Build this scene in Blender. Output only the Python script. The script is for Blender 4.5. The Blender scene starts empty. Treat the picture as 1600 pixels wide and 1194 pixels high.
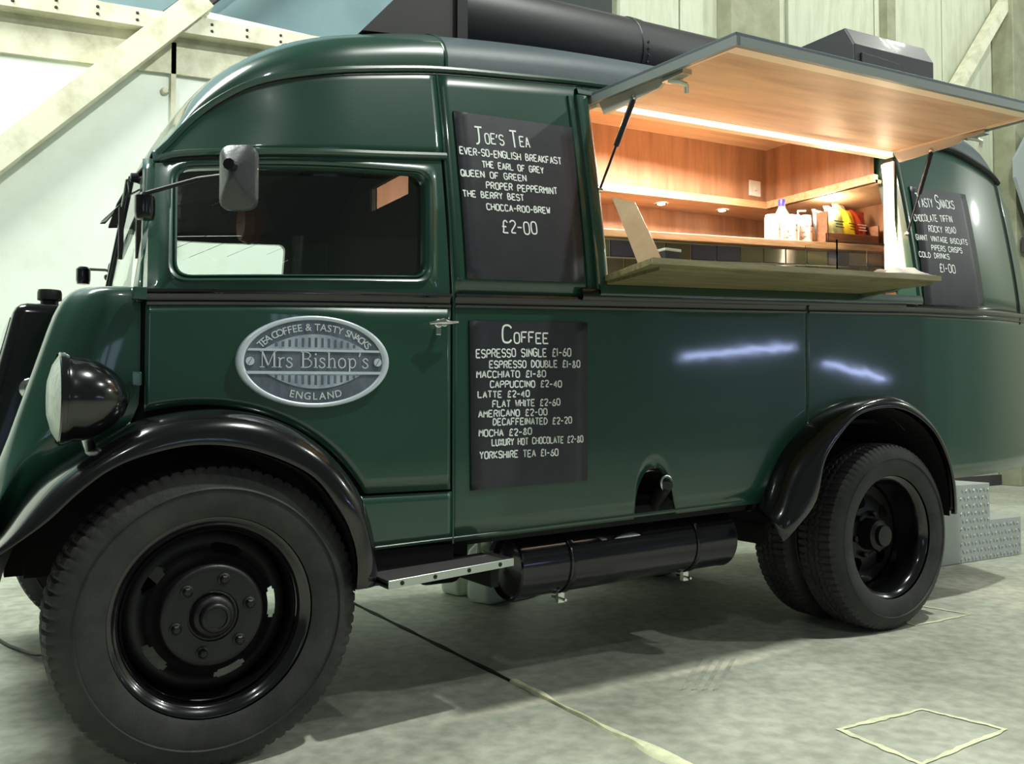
import bpy, bmesh, math, random
import numpy as np
from mathutils import Vector, Matrix
random.seed(7)
PI = math.pi
SC = bpy.context.scene
COL = SC.collection
# ------------------------------------------------------------------ camera
FPX = 1392.7; YAW = math.radians(31.59); PITCH = math.radians(1.839)
CAM = np.array([-.6144, -2.6177, 1.0131])
cd = bpy.data.cameras.new('camera'); cam = bpy.data.objects.new('camera', cd); COL.objects.link(cam)
cd.sensor_width = 36; cd.lens = 36*FPX/1600; cd.clip_start = .02; cd.clip_end = 200
cam.location = CAM; cam.rotation_euler = (PI/2+PITCH, 0, -YAW)
SC.camera = cam
# ------------------------------------------------------------------ world, exposure
SC.view_settings.view_transform = 'Standard'; SC.view_settings.look = 'None'
SC.view_settings.gamma = 1; SC.view_settings.use_curve_mapping = False
SC.view_settings.exposure = 0.0
w = bpy.data.worlds.new('hall_air'); SC.world = w; w.use_nodes = True
w.node_tree.nodes['Background'].inputs[0].default_value = (.72, .85, .76, 1)
w.node_tree.nodes['Background'].inputs[1].default_value = .125
# ------------------------------------------------------------------ lamps
def lamp(name, kind, loc, power, col, size=.2, aim=None, spot=None, size_y=None):
    d = bpy.data.lights.new(name, kind); d.energy = power; d.color = col
    if kind == 'AREA':
        d.size = size
        if size_y: d.shape = 'RECTANGLE'; d.size_y = size_y
    else: d.shadow_soft_size = size
    if spot: d.spot_size = math.radians(spot); d.spot_blend = .5
    o = bpy.data.objects.new(name, d); COL.objects.link(o); o.location = loc
    if aim is not None:
        o.rotation_euler = (Vector(aim)-Vector(loc)).to_track_quat('-Z', 'Y').to_euler()
    return o
lamp('hall_lamp', 'POINT', (-2.8, 2.0, 7.0), 2100, (.94, 1, .92), 1.4)
lamp('hall_lamp', 'POINT', (3.3, -2.2, 8.2), 2000, (.96, 1, .92), .13)
lamp('hall_lamp', 'POINT', (9.5, .6, 8.0), 450, (.96, 1, .90), .16)
lamp('hall_lamp', 'POINT', (8.6, -4.2, 7.6), 700, (.92, 1, .93), .10)
lamp('hall_lamp', 'POINT', (-2.2, -5.0, 6.5), 160, (.95, 1, .98), .08)
lamp('hall_lamp', 'POINT', (21, -5, 8.5), 950, (.96, 1, .95), .2)  # unseen lamp, added to brighten the end wall mirrored in the paint
lamp('kitchen_lamp', 'AREA', (2.3, .52, 2.34), 95, (1, .82, .69), 1.2, (2.3, .52, 0), size_y=.2)
# ------------------------------------------------------------------ materials
def rgb(r, g, b): return tuple(((c/255)/12.92 if c/255 <= .04045 else ((c/255+.055)/1.055)**2.4) for c in (r, g, b))+(1,)
def mat(name, col, rough=.5, metal=0, coat=0, emit=None, es=0, col2=None, scale=8, detail=4, stretch=(1,1,1), bump=0, bscale=60, trans=0, ior=1.45, alpha=1, spec=None, ramp=(.35,.65)):
    m = bpy.data.materials.new(name); m.use_nodes = True; nt = m.node_tree; b = nt.nodes['Principled BSDF']
    b.inputs['Base Color'].default_value = col; b.inputs['Roughness'].default_value = rough
    b.inputs['Metallic'].default_value = metal; b.inputs['Coat Weight'].default_value = coat
    b.inputs['Coat Roughness'].default_value = .06
    b.inputs['Transmission Weight'].default_value = trans; b.inputs['IOR'].default_value = ior
    b.inputs['Alpha'].default_value = alpha
    if spec is not None: b.inputs['Specular IOR Level'].default_value = spec
    if emit: b.inputs['Emission Color'].default_value = emit; b.inputs['Emission Strength'].default_value = es
    tc = mp = None
    if col2 or bump:
        tc = nt.nodes.new('ShaderNodeTexCoord'); mp = nt.nodes.new('ShaderNodeMapping')
        mp.inputs['Scale'].default_value = stretch; nt.links.new(tc.outputs['Object'], mp.inputs['Vector'])
    if col2:
        n = nt.nodes.new('ShaderNodeTexNoise'); n.inputs['Scale'].default_value = scale; n.inputs['Detail'].default_value = detail
        n.inputs['Roughness'].default_value = .62
        r = nt.nodes.new('ShaderNodeValToRGB'); r.color_ramp.elements[0].color = col; r.color_ramp.elements[1].color = col2
        r.color_ramp.elements[0].position, r.color_ramp.elements[1].position = ramp
        nt.links.new(mp.outputs[0], n.inputs['Vector']); nt.links.new(n.outputs['Fac'], r.inputs[0]); nt.links.new(r.outputs[0], b.inputs['Base Color'])
    if bump:
        n = nt.nodes.new('ShaderNodeTexNoise'); n.inputs['Scale'].default_value = bscale; n.inputs['Detail'].default_value = 3
        bp = nt.nodes.new('ShaderNodeBump'); bp.inputs['Strength'].default_value = bump; bp.inputs['Distance'].default_value = .01
        nt.links.new(mp.outputs[0], n.inputs['Vector']); nt.links.new(n.outputs['Fac'], bp.inputs['Height']); nt.links.new(bp.outputs[0], b.inputs['Normal'])
        if coat: nt.links.new(bp.outputs[0], b.inputs['Coat Normal'])
    return m
M = {}
M['green'] = mat('green_paint', rgb(26, 63, 50), .32, 0, .9, bump=.10, bscale=2.2)
M['black'] = mat('black_gloss_paint', rgb(14, 14, 16), .18, 0, .6, bump=.05, bscale=4)
M['blackm'] = mat('black_satin', rgb(18, 18, 19), .42, bump=.1, bscale=30)
M['under'] = mat('underbody_black', rgb(12, 12, 12), .8)
M['rubber'] = mat('tyre_rubber', rgb(34, 34, 35), .62, col2=rgb(52, 51, 50), scale=9, bump=.12, bscale=120)
M['grey'] = mat('grey_roof_paint', rgb(66, 78, 84), .5, bump=.15, bscale=12)
M['matgrey'] = mat('dark_grey_sheet', rgb(62, 60, 60), .7)
M['chrome'] = mat('chrome', rgb(205, 208, 205), .16, 1)
M['alu'] = mat('aluminium', rgb(190, 196, 192), .32, 1)
M['badge_lt'] = mat('badge_light', rgb(190, 202, 216), .36, .3, col2=rgb(140, 152, 168), scale=3.5, stretch=(6, 1, 3))
M['badge_rim'] = mat('badge_rim', rgb(206, 216, 226), .34, .3)
M['badge_dk'] = mat('badge_dark', rgb(86, 94, 106), .4, .2, col2=rgb(112, 120, 134), scale=4, stretch=(5, 1, 2))
M['board'] = mat('chalkboard', rgb(44, 44, 50), .42, col2=rgb(50, 51, 57), scale=14)
M['chalk'] = mat('chalk_pen', rgb(235, 240, 238), .8)
M['glass'] = mat('window_glass', (.96, 1, .98, 1), .0, trans=1, ior=1.45)
M['acrylic'] = mat('acrylic', (.97, 1, .99, 1), .0, trans=1, ior=1.45)
M['lens'] = mat('lamp_lens', rgb(215, 225, 215), .15, .2, bump=.6, bscale=50, stretch=(1, 8, 1))
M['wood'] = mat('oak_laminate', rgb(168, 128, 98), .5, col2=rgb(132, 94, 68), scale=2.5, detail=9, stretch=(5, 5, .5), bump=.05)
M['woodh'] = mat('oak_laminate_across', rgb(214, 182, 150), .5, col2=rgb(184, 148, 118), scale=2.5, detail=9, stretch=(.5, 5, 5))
M['woodc'] = mat('counter_wood', rgb(150, 140, 100), .5, col2=rgb(112, 102, 68), scale=5, detail=8, stretch=(.6, 8, 8))
M['woodl'] = mat('light_wood_edge', rgb(216, 186, 148), .45, col2=rgb(190, 150, 104), scale=6, stretch=(.6, 8, 8))
M['white'] = mat('white_plastic', rgb(222, 228, 220), .4)
M['jug'] = mat('translucent_plastic', rgb(205, 218, 202), .42)
M['grey_edge'] = mat('hatch_edge_grey', rgb(116, 124, 122), .45)
M['warmled'] = mat('warm_led', (1, .8, .6, 1), .5, emit=(1, .78, .55, 1), es=22)
M['spotled'] = mat('spot_led', (1, .8, .6, 1), .5, emit=(1, .82, .6, 1), es=60)
M['grout'] = mat('grout', rgb(176, 178, 166), .8)
for k, c in dict(t0=(102, 110, 84), t1=(76, 80, 102), t2=(132, 138, 136), t3=(90, 88, 70)).items():
    M[k] = mat('tile_glaze_'+k[1], rgb(*c), .12, coat=.5)
M['seat'] = mat('brown_leather', rgb(122, 66, 44), .5)
M['tread'] = mat('treadplate', rgb(168, 174, 174), .38, .85)
M['cream'] = mat('cream_cladding', rgb(192, 196, 176), .65, col2=rgb(164, 168, 146), scale=3, detail=6, stretch=(3, 3, .5), ramp=(.45, .8))
M['wallwhite'] = mat('white_painted_sheet', rgb(232, 240, 230), .7, col2=rgb(214, 222, 206), scale=2.5, detail=6, ramp=(.5, .85))
M['girder'] = mat('cream_steel', rgb(214, 212, 190), .55, col2=rgb(166, 162, 130), scale=5, detail=6, ramp=(.45, .8), bump=.1)
M['bluegrey'] = mat('blue_grey_wall', rgb(120, 146, 152), .8, col2=rgb(132, 158, 162), scale=1.2)
M['greycol'] = mat('grey_green_column', rgb(150, 152, 128), .6, col2=rgb(128, 130, 106), scale=4, detail=6)
M['paint_y'] = mat('worn_yellow_paint', rgb(226, 228, 190), .8, col2=rgb(196, 199, 168), scale=14, detail=6)
M['dark'] = mat('dark_gap', rgb(6, 8, 7), .9)
M['cable'] = mat('cable_black', rgb(15, 15, 15), .5)
# ------------------------------------------------------------------ mesh helpers
def mk(name, verts, faces, m, parent=None, smooth=False, bevel=0, solid=0, subd=0, auto=None, mats=None, fm=None):
    me = bpy.data.meshes.new(name); me.from_pydata([tuple(map(float, v)) for v in verts], [], faces); me.validate(); me.update()
    o = bpy.data.objects.new(name, me); COL.objects.link(o)
    for mm in (mats or [m]): me.materials.append(M[mm] if isinstance(mm, str) else mm)
    if fm:
        for p, i in zip(me.polygons, fm): p.material_index = i
    bm = bmesh.new(); bm.from_mesh(me); bmesh.ops.recalc_face_normals(bm, faces=bm.faces); bm.to_mesh(me); bm.free()
    if smooth:
        for p in me.polygons: p.use_smooth = True
        me.set_sharp_from_angle(angle=math.radians(auto or 40))
    if parent: o.parent = parent
    if solid: s = o.modifiers.new('s', 'SOLIDIFY'); s.thickness = solid; s.offset = 0
    if bevel: s = o.modifiers.new('b', 'BEVEL'); s.width = bevel; s.segments = 3; s.limit_method = 'ANGLE'; s.angle_limit = math.radians(35); s.harden_normals = False
    if subd: s = o.modifiers.new('u', 'SUBSURF'); s.levels = s.render_levels = subd
    return o
class MB:
    def __init__(s): s.v = []; s.f = []
    def add(s, v, f):
        n = len(s.v); s.v += [tuple(map(float, p)) for p in v]; s.f += [tuple(i+n for i in q) for q in f]; return s
    def box(s, a, b, slope=0):
        x0, y0, z0 = a; x1, y1, z1 = b; d = slope*(x1-x0)
        v = [(x0,y0,z0),(x1,y0,z0+d),(x1,y1,z0+d),(x0,y1,z0),(x0,y0,z1),(x1,y0,z1+d),(x1,y1,z1+d),(x0,y1,z1)]
        return s.add(v, [(0,3,2,1),(4,5,6,7),(0,1,5,4),(1,2,6,5),(2,3,7,6),(3,0,4,7)])
    def hexa(s, v):
        return s.add(v, [(0,3,2,1),(4,5,6,7),(0,1,5,4),(1,2,6,5),(2,3,7,6),(3,0,4,7)])
    def grid(s, rows, close=False):
        n = len(rows[0]); v = [p for r in rows for p in r]; f = []
        for i in range(len(rows)-1):
            for j in range(n if close else n-1):
                k = (j+1) % n; f.append((i*n+j, i*n+k, (i+1)*n+k, (i+1)*n+j))
        return s.add(v, f)
    def tube(s, pts, r, seg=12, caps=True):
        pts = [Vector(p) for p in pts]; rows = []; R = r if hasattr(r, '__len__') else [r]*len(pts)
        up = None
        for i, p in enumerate(pts):
            d = (pts[min(i+1, len(pts)-1)]-pts[max(i-1, 0)]).normalized()
            if up is None: up = d.orthogonal().normalized()
            a = (up-d*up.dot(d)).normalized(); up = a; b = d.cross(a)
            rows.append([p+(a*math.cos(t)+b*math.sin(t))*R[i] for t in [2*PI*k/seg for k in range(seg)]])
        n = len(s.v); s.grid(rows, True)
        if caps:
            s.f.append(tuple(n+k for k in range(seg))[::-1]); s.f.append(tuple(n+(len(rows)-1)*seg+k for k in range(seg)))
        return s
    def lathe(s, prof, c, axis='y', seg=48, a0=0, a1=2*PI):
        full = abs(a1-a0-2*PI) < 1e-6; rows = []
        for r, h in prof:
            row = []
            for k in range(seg if full else seg+1):
                t = a0+(a1-a0)*k/seg; u, v = r*math.cos(t), r*math.sin(t)
                row.append({'y': (c[0]+u, c[1]+h, c[2]+v), 'x': (c[0]+h, c[1]+u, c[2]+v), 'z': (c[0]+u, c[1]+v, c[2]+h)}[axis])
            rows.append(row)
        return s.grid(rows, full)
    def prism(s, poly, d, base=None):
        # poly: list of 3-D points, d: extrude vector
        n = len(poly); d = Vector(d); P = [Vector(p) for p in poly]; v = P+[p+d for p in P]
        return s.add(v, [tuple(range(n))[::-1], tuple(range(n, 2*n))]+[(i, (i+1) % n, n+(i+1) % n, n+i) for i in range(n)])
    def build(s, name, m, parent=None, **k): return mk(name, s.v, s.f, m, parent, **k)
def empty(name, loc=(0, 0, 0), rz=0):
    o = bpy.data.objects.new(name, None); COL.objects.link(o); o.location = loc; o.rotation_euler.z = rz; o.empty_display_size = .1; return o
def tag(o, label=None, cat=None, group=None, kind=None):
    for k, v in (('label', label), ('category', cat), ('group', group), ('kind', kind)):
        if v: o[k] = v
    return o
def dup(o, parent=None):
    c = o.copy(); COL.objects.link(c)
    if parent: c.parent = parent
    for ch in [q for q in bpy.data.objects if q.parent == o]: dup(ch, c)
    return c
# survey of the place: a sight line from the tripod meets a real plane or the body skin
_r = np.array([math.cos(YAW), -math.sin(YAW), 0]); _f0 = np.array([math.sin(YAW), math.cos(YAW), 0]); _u0 = np.array([0, 0, 1.])
_f = _f0*math.cos(PITCH)+_u0*math.sin(PITCH); _u = _u0*math.cos(PITCH)-_f0*math.sin(PITCH)
def ray(px, py): return _f+_r*(px-800)/FPX-_u*(py-597)/FPX
def U(px, py, Y): d = ray(px, py); return CAM+(Y-CAM[1])/d[1]*d
def G(px, py, z=0): d = ray(px, py); return CAM+(z-CAM[2])/d[2]*d
# ------------------------------------------------------------------ body skin as a function of x and z
YC = 1.0
def zb(x): return 1.377+.046*min(x, 3.39)+.025*max(0, x-3.39)
def zbot(x): return .536+.035*x
def S(x, z):
    h = z-zb(x); y = .1
    if h > 0: y += .12*(min(h, 1.2)/.75)**1.3
    if x < .5:
        a = ((.5-x)/.65)**2; y += a*(.06+.14*min(max(h, 0), .6)/.4)
    if x > 3.9: y += .22*(x-3.9)**2
    return y
def onS(px, py, off=0):
    Y = .15
    for _ in range(14): p = U(px, py, Y+off); Y = .5*Y+.5*S(p[0], p[2])
    return p
def lerpf(pts):
    xs = np.array([p[0] for p in pts]); zs = np.array([p[1] for p in pts]); n = len(xs); h = np.diff(xs); d = np.diff(zs)/h
    m = np.empty(n); m[0] = d[0]; m[-1] = d[-1]
    for i in range(1, n-1): m[i] = 0 if d[i-1]*d[i] <= 0 else 2*d[i-1]*d[i]/(d[i-1]+d[i])
    def f(x):
        if x <= xs[0]: return float(zs[0])
        if x >= xs[-1]: return float(zs[-1])
        i = int(np.searchsorted(xs, x)-1); i = max(0, min(i, n-2)); t = (x-xs[i])/h[i]
        return float((2*t**3-3*t*t+1)*zs[i]+(t**3-2*t*t+t)*h[i]*m[i]+(-2*t**3+3*t*t)*zs[i+1]+(t**3-t*t)*h[i]*m[i+1])
    return f
# ================================================================== THE HALL
def struct(o, name=None): o['kind'] = 'structure'; return o
# floor with concrete material
fm = mat('concrete', rgb(188, 191, 176), .62, col2=rgb(146, 149, 134), scale=1.1, detail=9, ramp=(.38, .72), bump=.12, bscale=25)
nt = fm.node_tree; bs = nt.nodes['Principled BSDF']; src = bs.inputs['Base Color'].links[0].from_socket
n2 = nt.nodes.new('ShaderNodeTexNoise'); n2.inputs['Scale'].default_value = 16; n2.inputs['Detail'].default_value = 8
tc = nt.nodes.new('ShaderNodeTexCoord'); nt.links.new(tc.outputs['Object'], n2.inputs['Vector'])
rr = nt.nodes.new('ShaderNodeValToRGB'); rr.color_ramp.elements[0].color = (.78, .78, .78, 1); rr.color_ramp.elements[0].position = .35; rr.color_ramp.elements[1].color = (1.1, 1.1, 1.1, 1); rr.color_ramp.elements[1].position = .65
mx = nt.nodes.new('ShaderNodeMix'); mx.data_type = 'RGBA'; mx.blend_type = 'MULTIPLY'; mx.inputs[0].default_value = 1
nt.links.new(n2.outputs['Fac'], rr.inputs[0]); nt.links.new(src, mx.inputs[6]); nt.links.new(rr.outputs[0], mx.inputs[7]); nt.links.new(mx.outputs[2], bs.inputs['Base Color'])
M['concrete'] = fm
# darker oily slab under the van (a stain with its own shape)
fl = empty('floor'); struct(fl)
JX = 1.15
for a, b, m in ((-14, JX-.012, 'slab'), (JX+.012, 26, 'slab')):
    MB().box((a, -15, -.2), (b, 14, 0)).build('slab', 'concrete', fl)
MB().box((JX-.012, -15, -.2), (JX+.012, 14, -.02)).build('joint_bed', 'dark', fl)
# yellow filler bulging from the joint in front of the van
rows = []
for i in range(90):
    y = -3.0+3.25*i/89; wv = .012+.005*math.sin(y*9)+.004*math.sin(y*31)
    if abs(y+.62) < .16: wv += .022*(1-abs(y+.62)/.16)
    h = .012+.003*math.sin(y*23); c = JX+.006*math.sin(y*6)
    rows.append([(c-wv, y, 0), (c-wv*.7, y, h*.8), (c, y, h), (c+wv*.7, y, h*.7), (c+wv, y, 0)])
MB().grid(rows).build('joint_filler', 'paint_y', fl, smooth=True)
rows = []
for i in range(60):
    y = .25+2.0*i/59; wv = .013+.004*math.sin(y*17); rows.append([(JX-wv, y, .0005), (JX-wv*.3, y, .005), (JX+wv*.3, y, .004), (JX+wv, y, .0005)])
MB().grid(rows).build('joint_filler', 'dark', fl, smooth=True)
def outline(name, pts, wd):
    mb = MB(); n = 14; L = []
    for i in range(4):
        a, b = Vector(pts[i]), Vector(pts[(i+1) % 4])
        for k in range(n): L.append(a.lerp(b, k/n)+Vector((random.uniform(-.004, .004), random.uniform(-.004, .004), 0)))
    c = sum(L, Vector())/len(L); o_, i_ = [], []
    for p in L:
        d = (p-c).normalized()*wd*random.uniform(.6, 1.2); o_.append((p.x+d.x, p.y+d.y, .003)); i_.append((p.x-d.x, p.y-d.y, .003))
    mb.grid([o_, i_], True); return mb.build(name, 'paint_y', fl)
outline('painted_square', [(1.77, -.72, 0), (2.17, -.745, 0), (2.22, -1.0, 0), (1.74, -1.03, 0)], .013)
outline('painted_square', [(3.22, -.01, 0), (3.66, -.01, 0), (3.62, .27, 0), (3.25, .27, 0)], .010)
# tyre marks
M['mark'] = mat('tyre_mark', rgb(140, 142, 130), .8, col2=rgb(164, 166, 152), scale=20, ramp=(.3, .6))
mb = MB()
for k in range(4):
    a = G(1096+k*17, 1030); b = G(1068+k*17, 1078)
    mb.grid([[(a[0]+t*(b[0]-a[0])-.018, a[1]+t*(b[1]-a[1]), .0015) for t in np.linspace(0, 1, 6)], [(a[0]+t*(b[0]-a[0])+.012, a[1]+t*(b[1]-a[1]), .0015) for t in np.linspace(0, 1, 6)]])
mb.build('tyre_marks', 'mark', fl)
# left wall: white sheet with girder, brace, plate; blue-grey bay above; cream cladding to the right
WY = 4.3
wl = empty('wall_left'); struct(wl)
mb = MB(); mb.box((-14, WY, 0), (.66, WY+.08, 3.95)); mb.build('sheet', 'wallwhite', wl)
mb = MB(); mb.box((.675, WY, 0), (4.9, WY+.08, 4.05)); mb.build('sheet', 'wallwhite', wl)
mb = MB(); mb.box((.655, WY-.03, 2.2), (.69, WY, 3.75)); mb.build('joint_plate', 'girder', wl)
for z in (3.38, 3.05, 2.7): MB().lathe([(.0, -.03), (.02, -.028), (.03, -.01), (.03, 0)], (.615, WY, z), seg=10).build('bolt', 'girder', wl, smooth=True)
gs = .065
def gz_(x): return 3.72+gs*(x+.45)
mb = MB(); mb.hexa([(-6, WY-.14, gz_(-6)), (5, WY-.14, gz_(5)), (5, WY, gz_(5)), (-6, WY, gz_(-6)), (-6, WY-.14, gz_(-6)+.13), (5, WY-.14, gz_(5)+.13), (5, WY, gz_(5)+.13), (-6, WY, gz_(-6)+.13)])
g1 = mb.build('girder_flange', 'girder', wl)
mb = MB(); mb.hexa([(-6, WY-.03, gz_(-6)-.28), (5, WY-.03, gz_(5)-.28), (5, WY+.02, gz_(5)-.28), (-6, WY+.02, gz_(-6)-.28), (-6, WY-.03, gz_(-6)), (5, WY-.03, gz_(5)), (5, WY+.02, gz_(5)), (-6, WY+.02, gz_(-6))])
mb.build('girder_web', 'girder', wl)
for i in range(22):
    x = -2.2+.26*i
    for dz in (.04, .09): MB().lathe([(.0, -.012), (.009, -.008), (.012, 0)], (x, WY-.14, gz_(x)+dz), seg=8).build('rivet', 'matgrey', wl)
# diagonal brace (angle section)
def bar(a, b, wd, dp, m, name, par):
    a, b = Vector(a), Vector(b); d = (b-a).normalized(); n = Vector((0, 1, 0)).cross(d).normalized()*wd/2
    P = [a-n, b-n, b+n, a+n]; return MB().hexa([p+Vector((0, -dp, 0)) for p in P]+[p for p in P]).build(name, m, par)
bar((-1.3, WY-.02, 1.80), (.86, WY-.02, 4.08), .17, .17, 'girder', 'diagonal_brace', wl)
# upper blue-grey bay
wb = empty('wall_upper'); struct(wb)
MB().box((-16, 6.6, 2.5), (5.2, 6.7, 10)).build('panel', 'bluegrey', wb)
bar((.5, 6.3, 4.2), (3.2, 6.3, 7.0), .2, .12, 'matgrey', 'diagonal_brace', wb)
wr = empty('wall_right'); struct(wr)
xs = [4.9, 5.7, 6.25, 6.97, 7.34, 8.9, 9.15, 10.3, 11.45, 12.0, 13.2, 15, 18, 22, 26]
for i in range(len(xs)-1):
    MB().box((xs[i]+.012, WY, .0), (xs[i+1]-.012, WY+.08, 9)).build('cladding_sheet', 'cream', wr, bevel=.006)
MB().box((4.9, WY+.05, 0), (26, WY+.12, 9)).build('backing', 'greycol', wr)
for x0, x1, dp, m in ((6.23, 6.97, .22, 'greycol'), (11.45, 12.0, .3, 'greycol'), (9.0, 9.16, .12, 'greycol'), (7.30, 7.38, .05, 'cream'), (14.5, 15, .3, 'greycol')):
    MB().box((x0, WY-dp, 0), (x1, WY, 9)).build('column', m, wr, bevel=.01)
bar((9.2, WY-.1, 3.9), (11.6, WY-.1, 6.75), .14, .14, 'girder', 'diagonal_brace', wr)
b = MB().box((4.9, WY-.04, 0), (26, WY, .14)).build('baseboard_back', 'matgrey'); struct(b)
MB().box((26, -15, 0), (26.1, 14, 13)).build('wall_end', 'cream')['kind'] = 'structure'
# side of the hall behind the photographer, with its row of daylight windows
wf = empty('wall_front'); struct(wf)
M['hallwall'] = mat('dim_hall_wall', rgb(86, 96, 90), .8)
M['daylight'] = mat('frosted_daylight_pane', (.5, .6, .75, 1), .5, emit=(.55, .68, 1, 1), es=1.6)
MB().box((-14, -14.2, 0), (26, -14, 9)).build('panel', 'hallwall', wf)
for x in [-9, -7.8, -6.6, -5.4, 1.75, 2.2, 2.65, 3.1, 3.55]:
    MB().box((x, -13.98, 1.5), (x+(.9 if x < 0 else .28), -13.95, 3.0)).build('window_pane', 'daylight', wf)
M['led'] = mat('blue_white_led_tube', (.5, .6, 1, 1), .5, emit=(.50, .58, 1, 1), es=32)
for a_, b_ in (((14.6, -13.9, 2.35), (18.6, -13.9, 2.75)), ((20.0, -13.9, 2.35), (22.6, -13.9, 1.95))): MB().tube([a_, b_], .055, 8).build('led_tube', 'led', wf)
# faceted grey placard with a bar on the right wall
M['placard'] = mat('placard_grey', rgb(150, 158, 158), .6)
pl = empty('wall_placard', (11.6, 3.85, 4.1)); tag(pl, 'grey diamond-shaped sheet placard on the cream wall at far right', 'placard')
MB().prism([(-.42, 0, 0), (0, 0, -.75), (.5, 0, -.5), (.5, 0, .4), (0, 0, .75), (-.42, 0, .25)], (0, .04, 0)).build('sheet', 'placard', pl)
MB().box((-.1, .05, -.95), (1.2, .12, -.75)).build('bar', 'matgrey', pl)
# ================================================================== THE VAN
van = empty('coffee_van', (1.5, 1.0, 0)); tag(van, 'vintage dark green coffee van with open serving hatch and big black wheels', 'van')
class VP:                                                     # van parts are built in hall coordinates, then parented
    pass
_mk0 = mk
VANINV = Vector((1.5, 1.0, 0))
def vm(mb, name, m, par=None, **k):
    """build a mesh in hall coordinates and hang it on the van (or on a part of it)"""
    o = mb.build(name, m, None, **k)
    o.data.transform(Matrix.Translation(-VANINV)); o.parent = par or van
    return o
def vpart(name, m=None):
    me = bpy.data.meshes.new(name); o = bpy.data.objects.new(name, me); COL.objects.link(o); o.parent = van; return o
gut = lerpf([(-.10,1.826),(-.02,1.93),(.05,2.0),(.18,2.083),(.38,2.144),(.61,2.2),(.82,2.243),(1.14,2.285),(1.51,2.328),(2.4,2.39),(3.2,2.43),(3.9,2.442),(4.2,2.405),(4.44,2.365),(4.6,2.27),(4.66,2.2)])
drip = lerpf([(-.12,1.800),(-.05,1.822),(.17,1.839),(.47,1.868),(.826,1.912)])
def fj(x): return .43+math.sqrt(max(.0, .588**2-(x+.01)**2))   # where the front wing meets the door
def XP(px, py, x0): d = ray(px, py); return CAM+(x0-CAM[0])/d[0]*d
def cols(x0, x1, dx, bot, top, nz=10, off=0, far=False, yf=None):
    n = max(1, int(round((x1-x0)/dx))); rows = []
    for i in range(n+1):
        x = x0+(x1-x0)*i/n; a, b = bot(x), top(x); row = []
        for j in range(nz+1):
            z = a+(b-a)*j/nz; y = S(x, z)+off
            row.append((x, 2*YC-y if far else y, z))
        rows.append(row)
    return MB().grid(rows)
def rq(c, r, ns=8, nc=6):
    """rounded quadrilateral in (x, z); corners anticlockwise from bottom left"""
    out = []
    for i in range(4):
        p = Vector(c[i]); a = (Vector(c[i-1])-p); b = (Vector(c[(i+1) % 4])-p); la, lb = a.length, b.length; a.normalize(); b.normalize()
        q0, q1 = p+a*r, p+b*r
        for k in range(nc+1):
            t = k/nc; out.append(q0*(1-t)**2+p*2*t*(1-t)+q1*t*t)
        nx = Vector(c[(i+1) % 4]); e = nx+(p-nx).normalized()*r
        for k in range(1, ns): out.append(q1.lerp(e, k/ns))
    return out
def ring(levels, sub=None, far=False):
    rows = []
    for L, off in levels:
        rows.append([(p[0], (2*YC-(S(p[0], p[1])+off)) if far else S(p[0], p[1])+off, p[1]) for p in L])
    return MB().grid(rows, True)
def lerpL(A, B, t): return [a.lerp(b, t) for a, b in zip(A, B)]
def quadS(c, off, far=False, n=8):
    rows = []
    for i in range(n+1):
        a = Vector(c[0]).lerp(Vector(c[1]), i/n); b = Vector(c[3]).lerp(Vector(c[2]), i/n); row = []
        for j in range(n+1):
            p = a.lerp(b, j/n); y = S(p.x, p.y)+off; row.append((p.x, 2*YC-y if far else y, p.y))
        rows.append(row)
    return MB().grid(rows)
# --- lower side panels, with the exhaust cut-out and the rear wheel arch drawn into their lower edge
def arch_r(x):
    dx = x-2.96
    return .43+math.sqrt(max(0, .60**2-dx*dx)) if abs(dx) < .60 else 0
def exh(x):
    c, hw = 1.715, .105; dx = (x-c)/hw
    return .60+.19*math.sqrt(max(0, 1-dx*dx)) if abs(dx) < 1 else 0
def lbot(x): return max(zbot(x), arch_r(x), exh(x))
p = vm(cols(.822, 2.604, .0095, lbot, zb, 12), 'side_panel', 'green', smooth=True, solid=.012)
p = vm(cols(2.612, 4.66, .012, lbot, zb, 12), 'side_panel', 'green', smooth=True, solid=.012)
vm(MB().tube([(2.608, S(2.608, z)-.002, z) for z in np.linspace(1.04, zb(2.6), 6)], .006, 6), 'panel_seam', 'green')
# sill below the door
vm(cols(.30, .812, .02, lambda x: zbot(x)+.01, lambda x: .737, 6), 'cab_sill', 'green', smooth=True, solid=.012)
vm(MB().tube([(x, S(x, .57)-.001, zbot(x)+.012) for x in np.linspace(.45, 2.2, 12)], .008, 6), 'sill_edge', 'green')
# dark backing behind the gaps
vm(cols(-.20, .83, .05, lambda x: .75 if x > .5 else fj(x)-.03, lambda x: drip(x)-.12 if False else zb(x), 4, .014), 'door_jamb', 'dark')
# --- door: lower skin, window surround, glass
door = vm(cols(-.166, .803, .014, lambda x: max(.745, fj(x)+.012), lambda x: zb(x)-.046, 12, -.004), 'cab_door', 'green', smooth=True, solid=.014)
hx = lambda z: -.171+.033*max(0, min(1, (z-1.34)/.46))          # front shut line
O = rq([(-.166, zb(-.166)-.05), (.803, zb(.803)-.05), (.803, drip(.803)-.012), (-.132, drip(-.132)-.012)], .004)
W = rq([(-.081, 1.417), (.708, 1.470), (.732, 1.829), (-.056, 1.768)], .045)
WO = rq([(-.112, 1.393), (.742, 1.447), (.766, 1.853), (-.084, 1.795)], .06)
WM = lerpL(WO, W, .45)
vm(ring([(O, -.004), (lerpL(O, WO, .5), -.004), (WO, -.004), (lerpL(WO, W, .2), -.015), (WM, -.012), (lerpL(WO, W, .7), -.004), (lerpL(WO, W, .8), -.013), (W, -.008), (W, .03)]), 'door_window_frame', 'green', door, smooth=True, auto=60)
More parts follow.
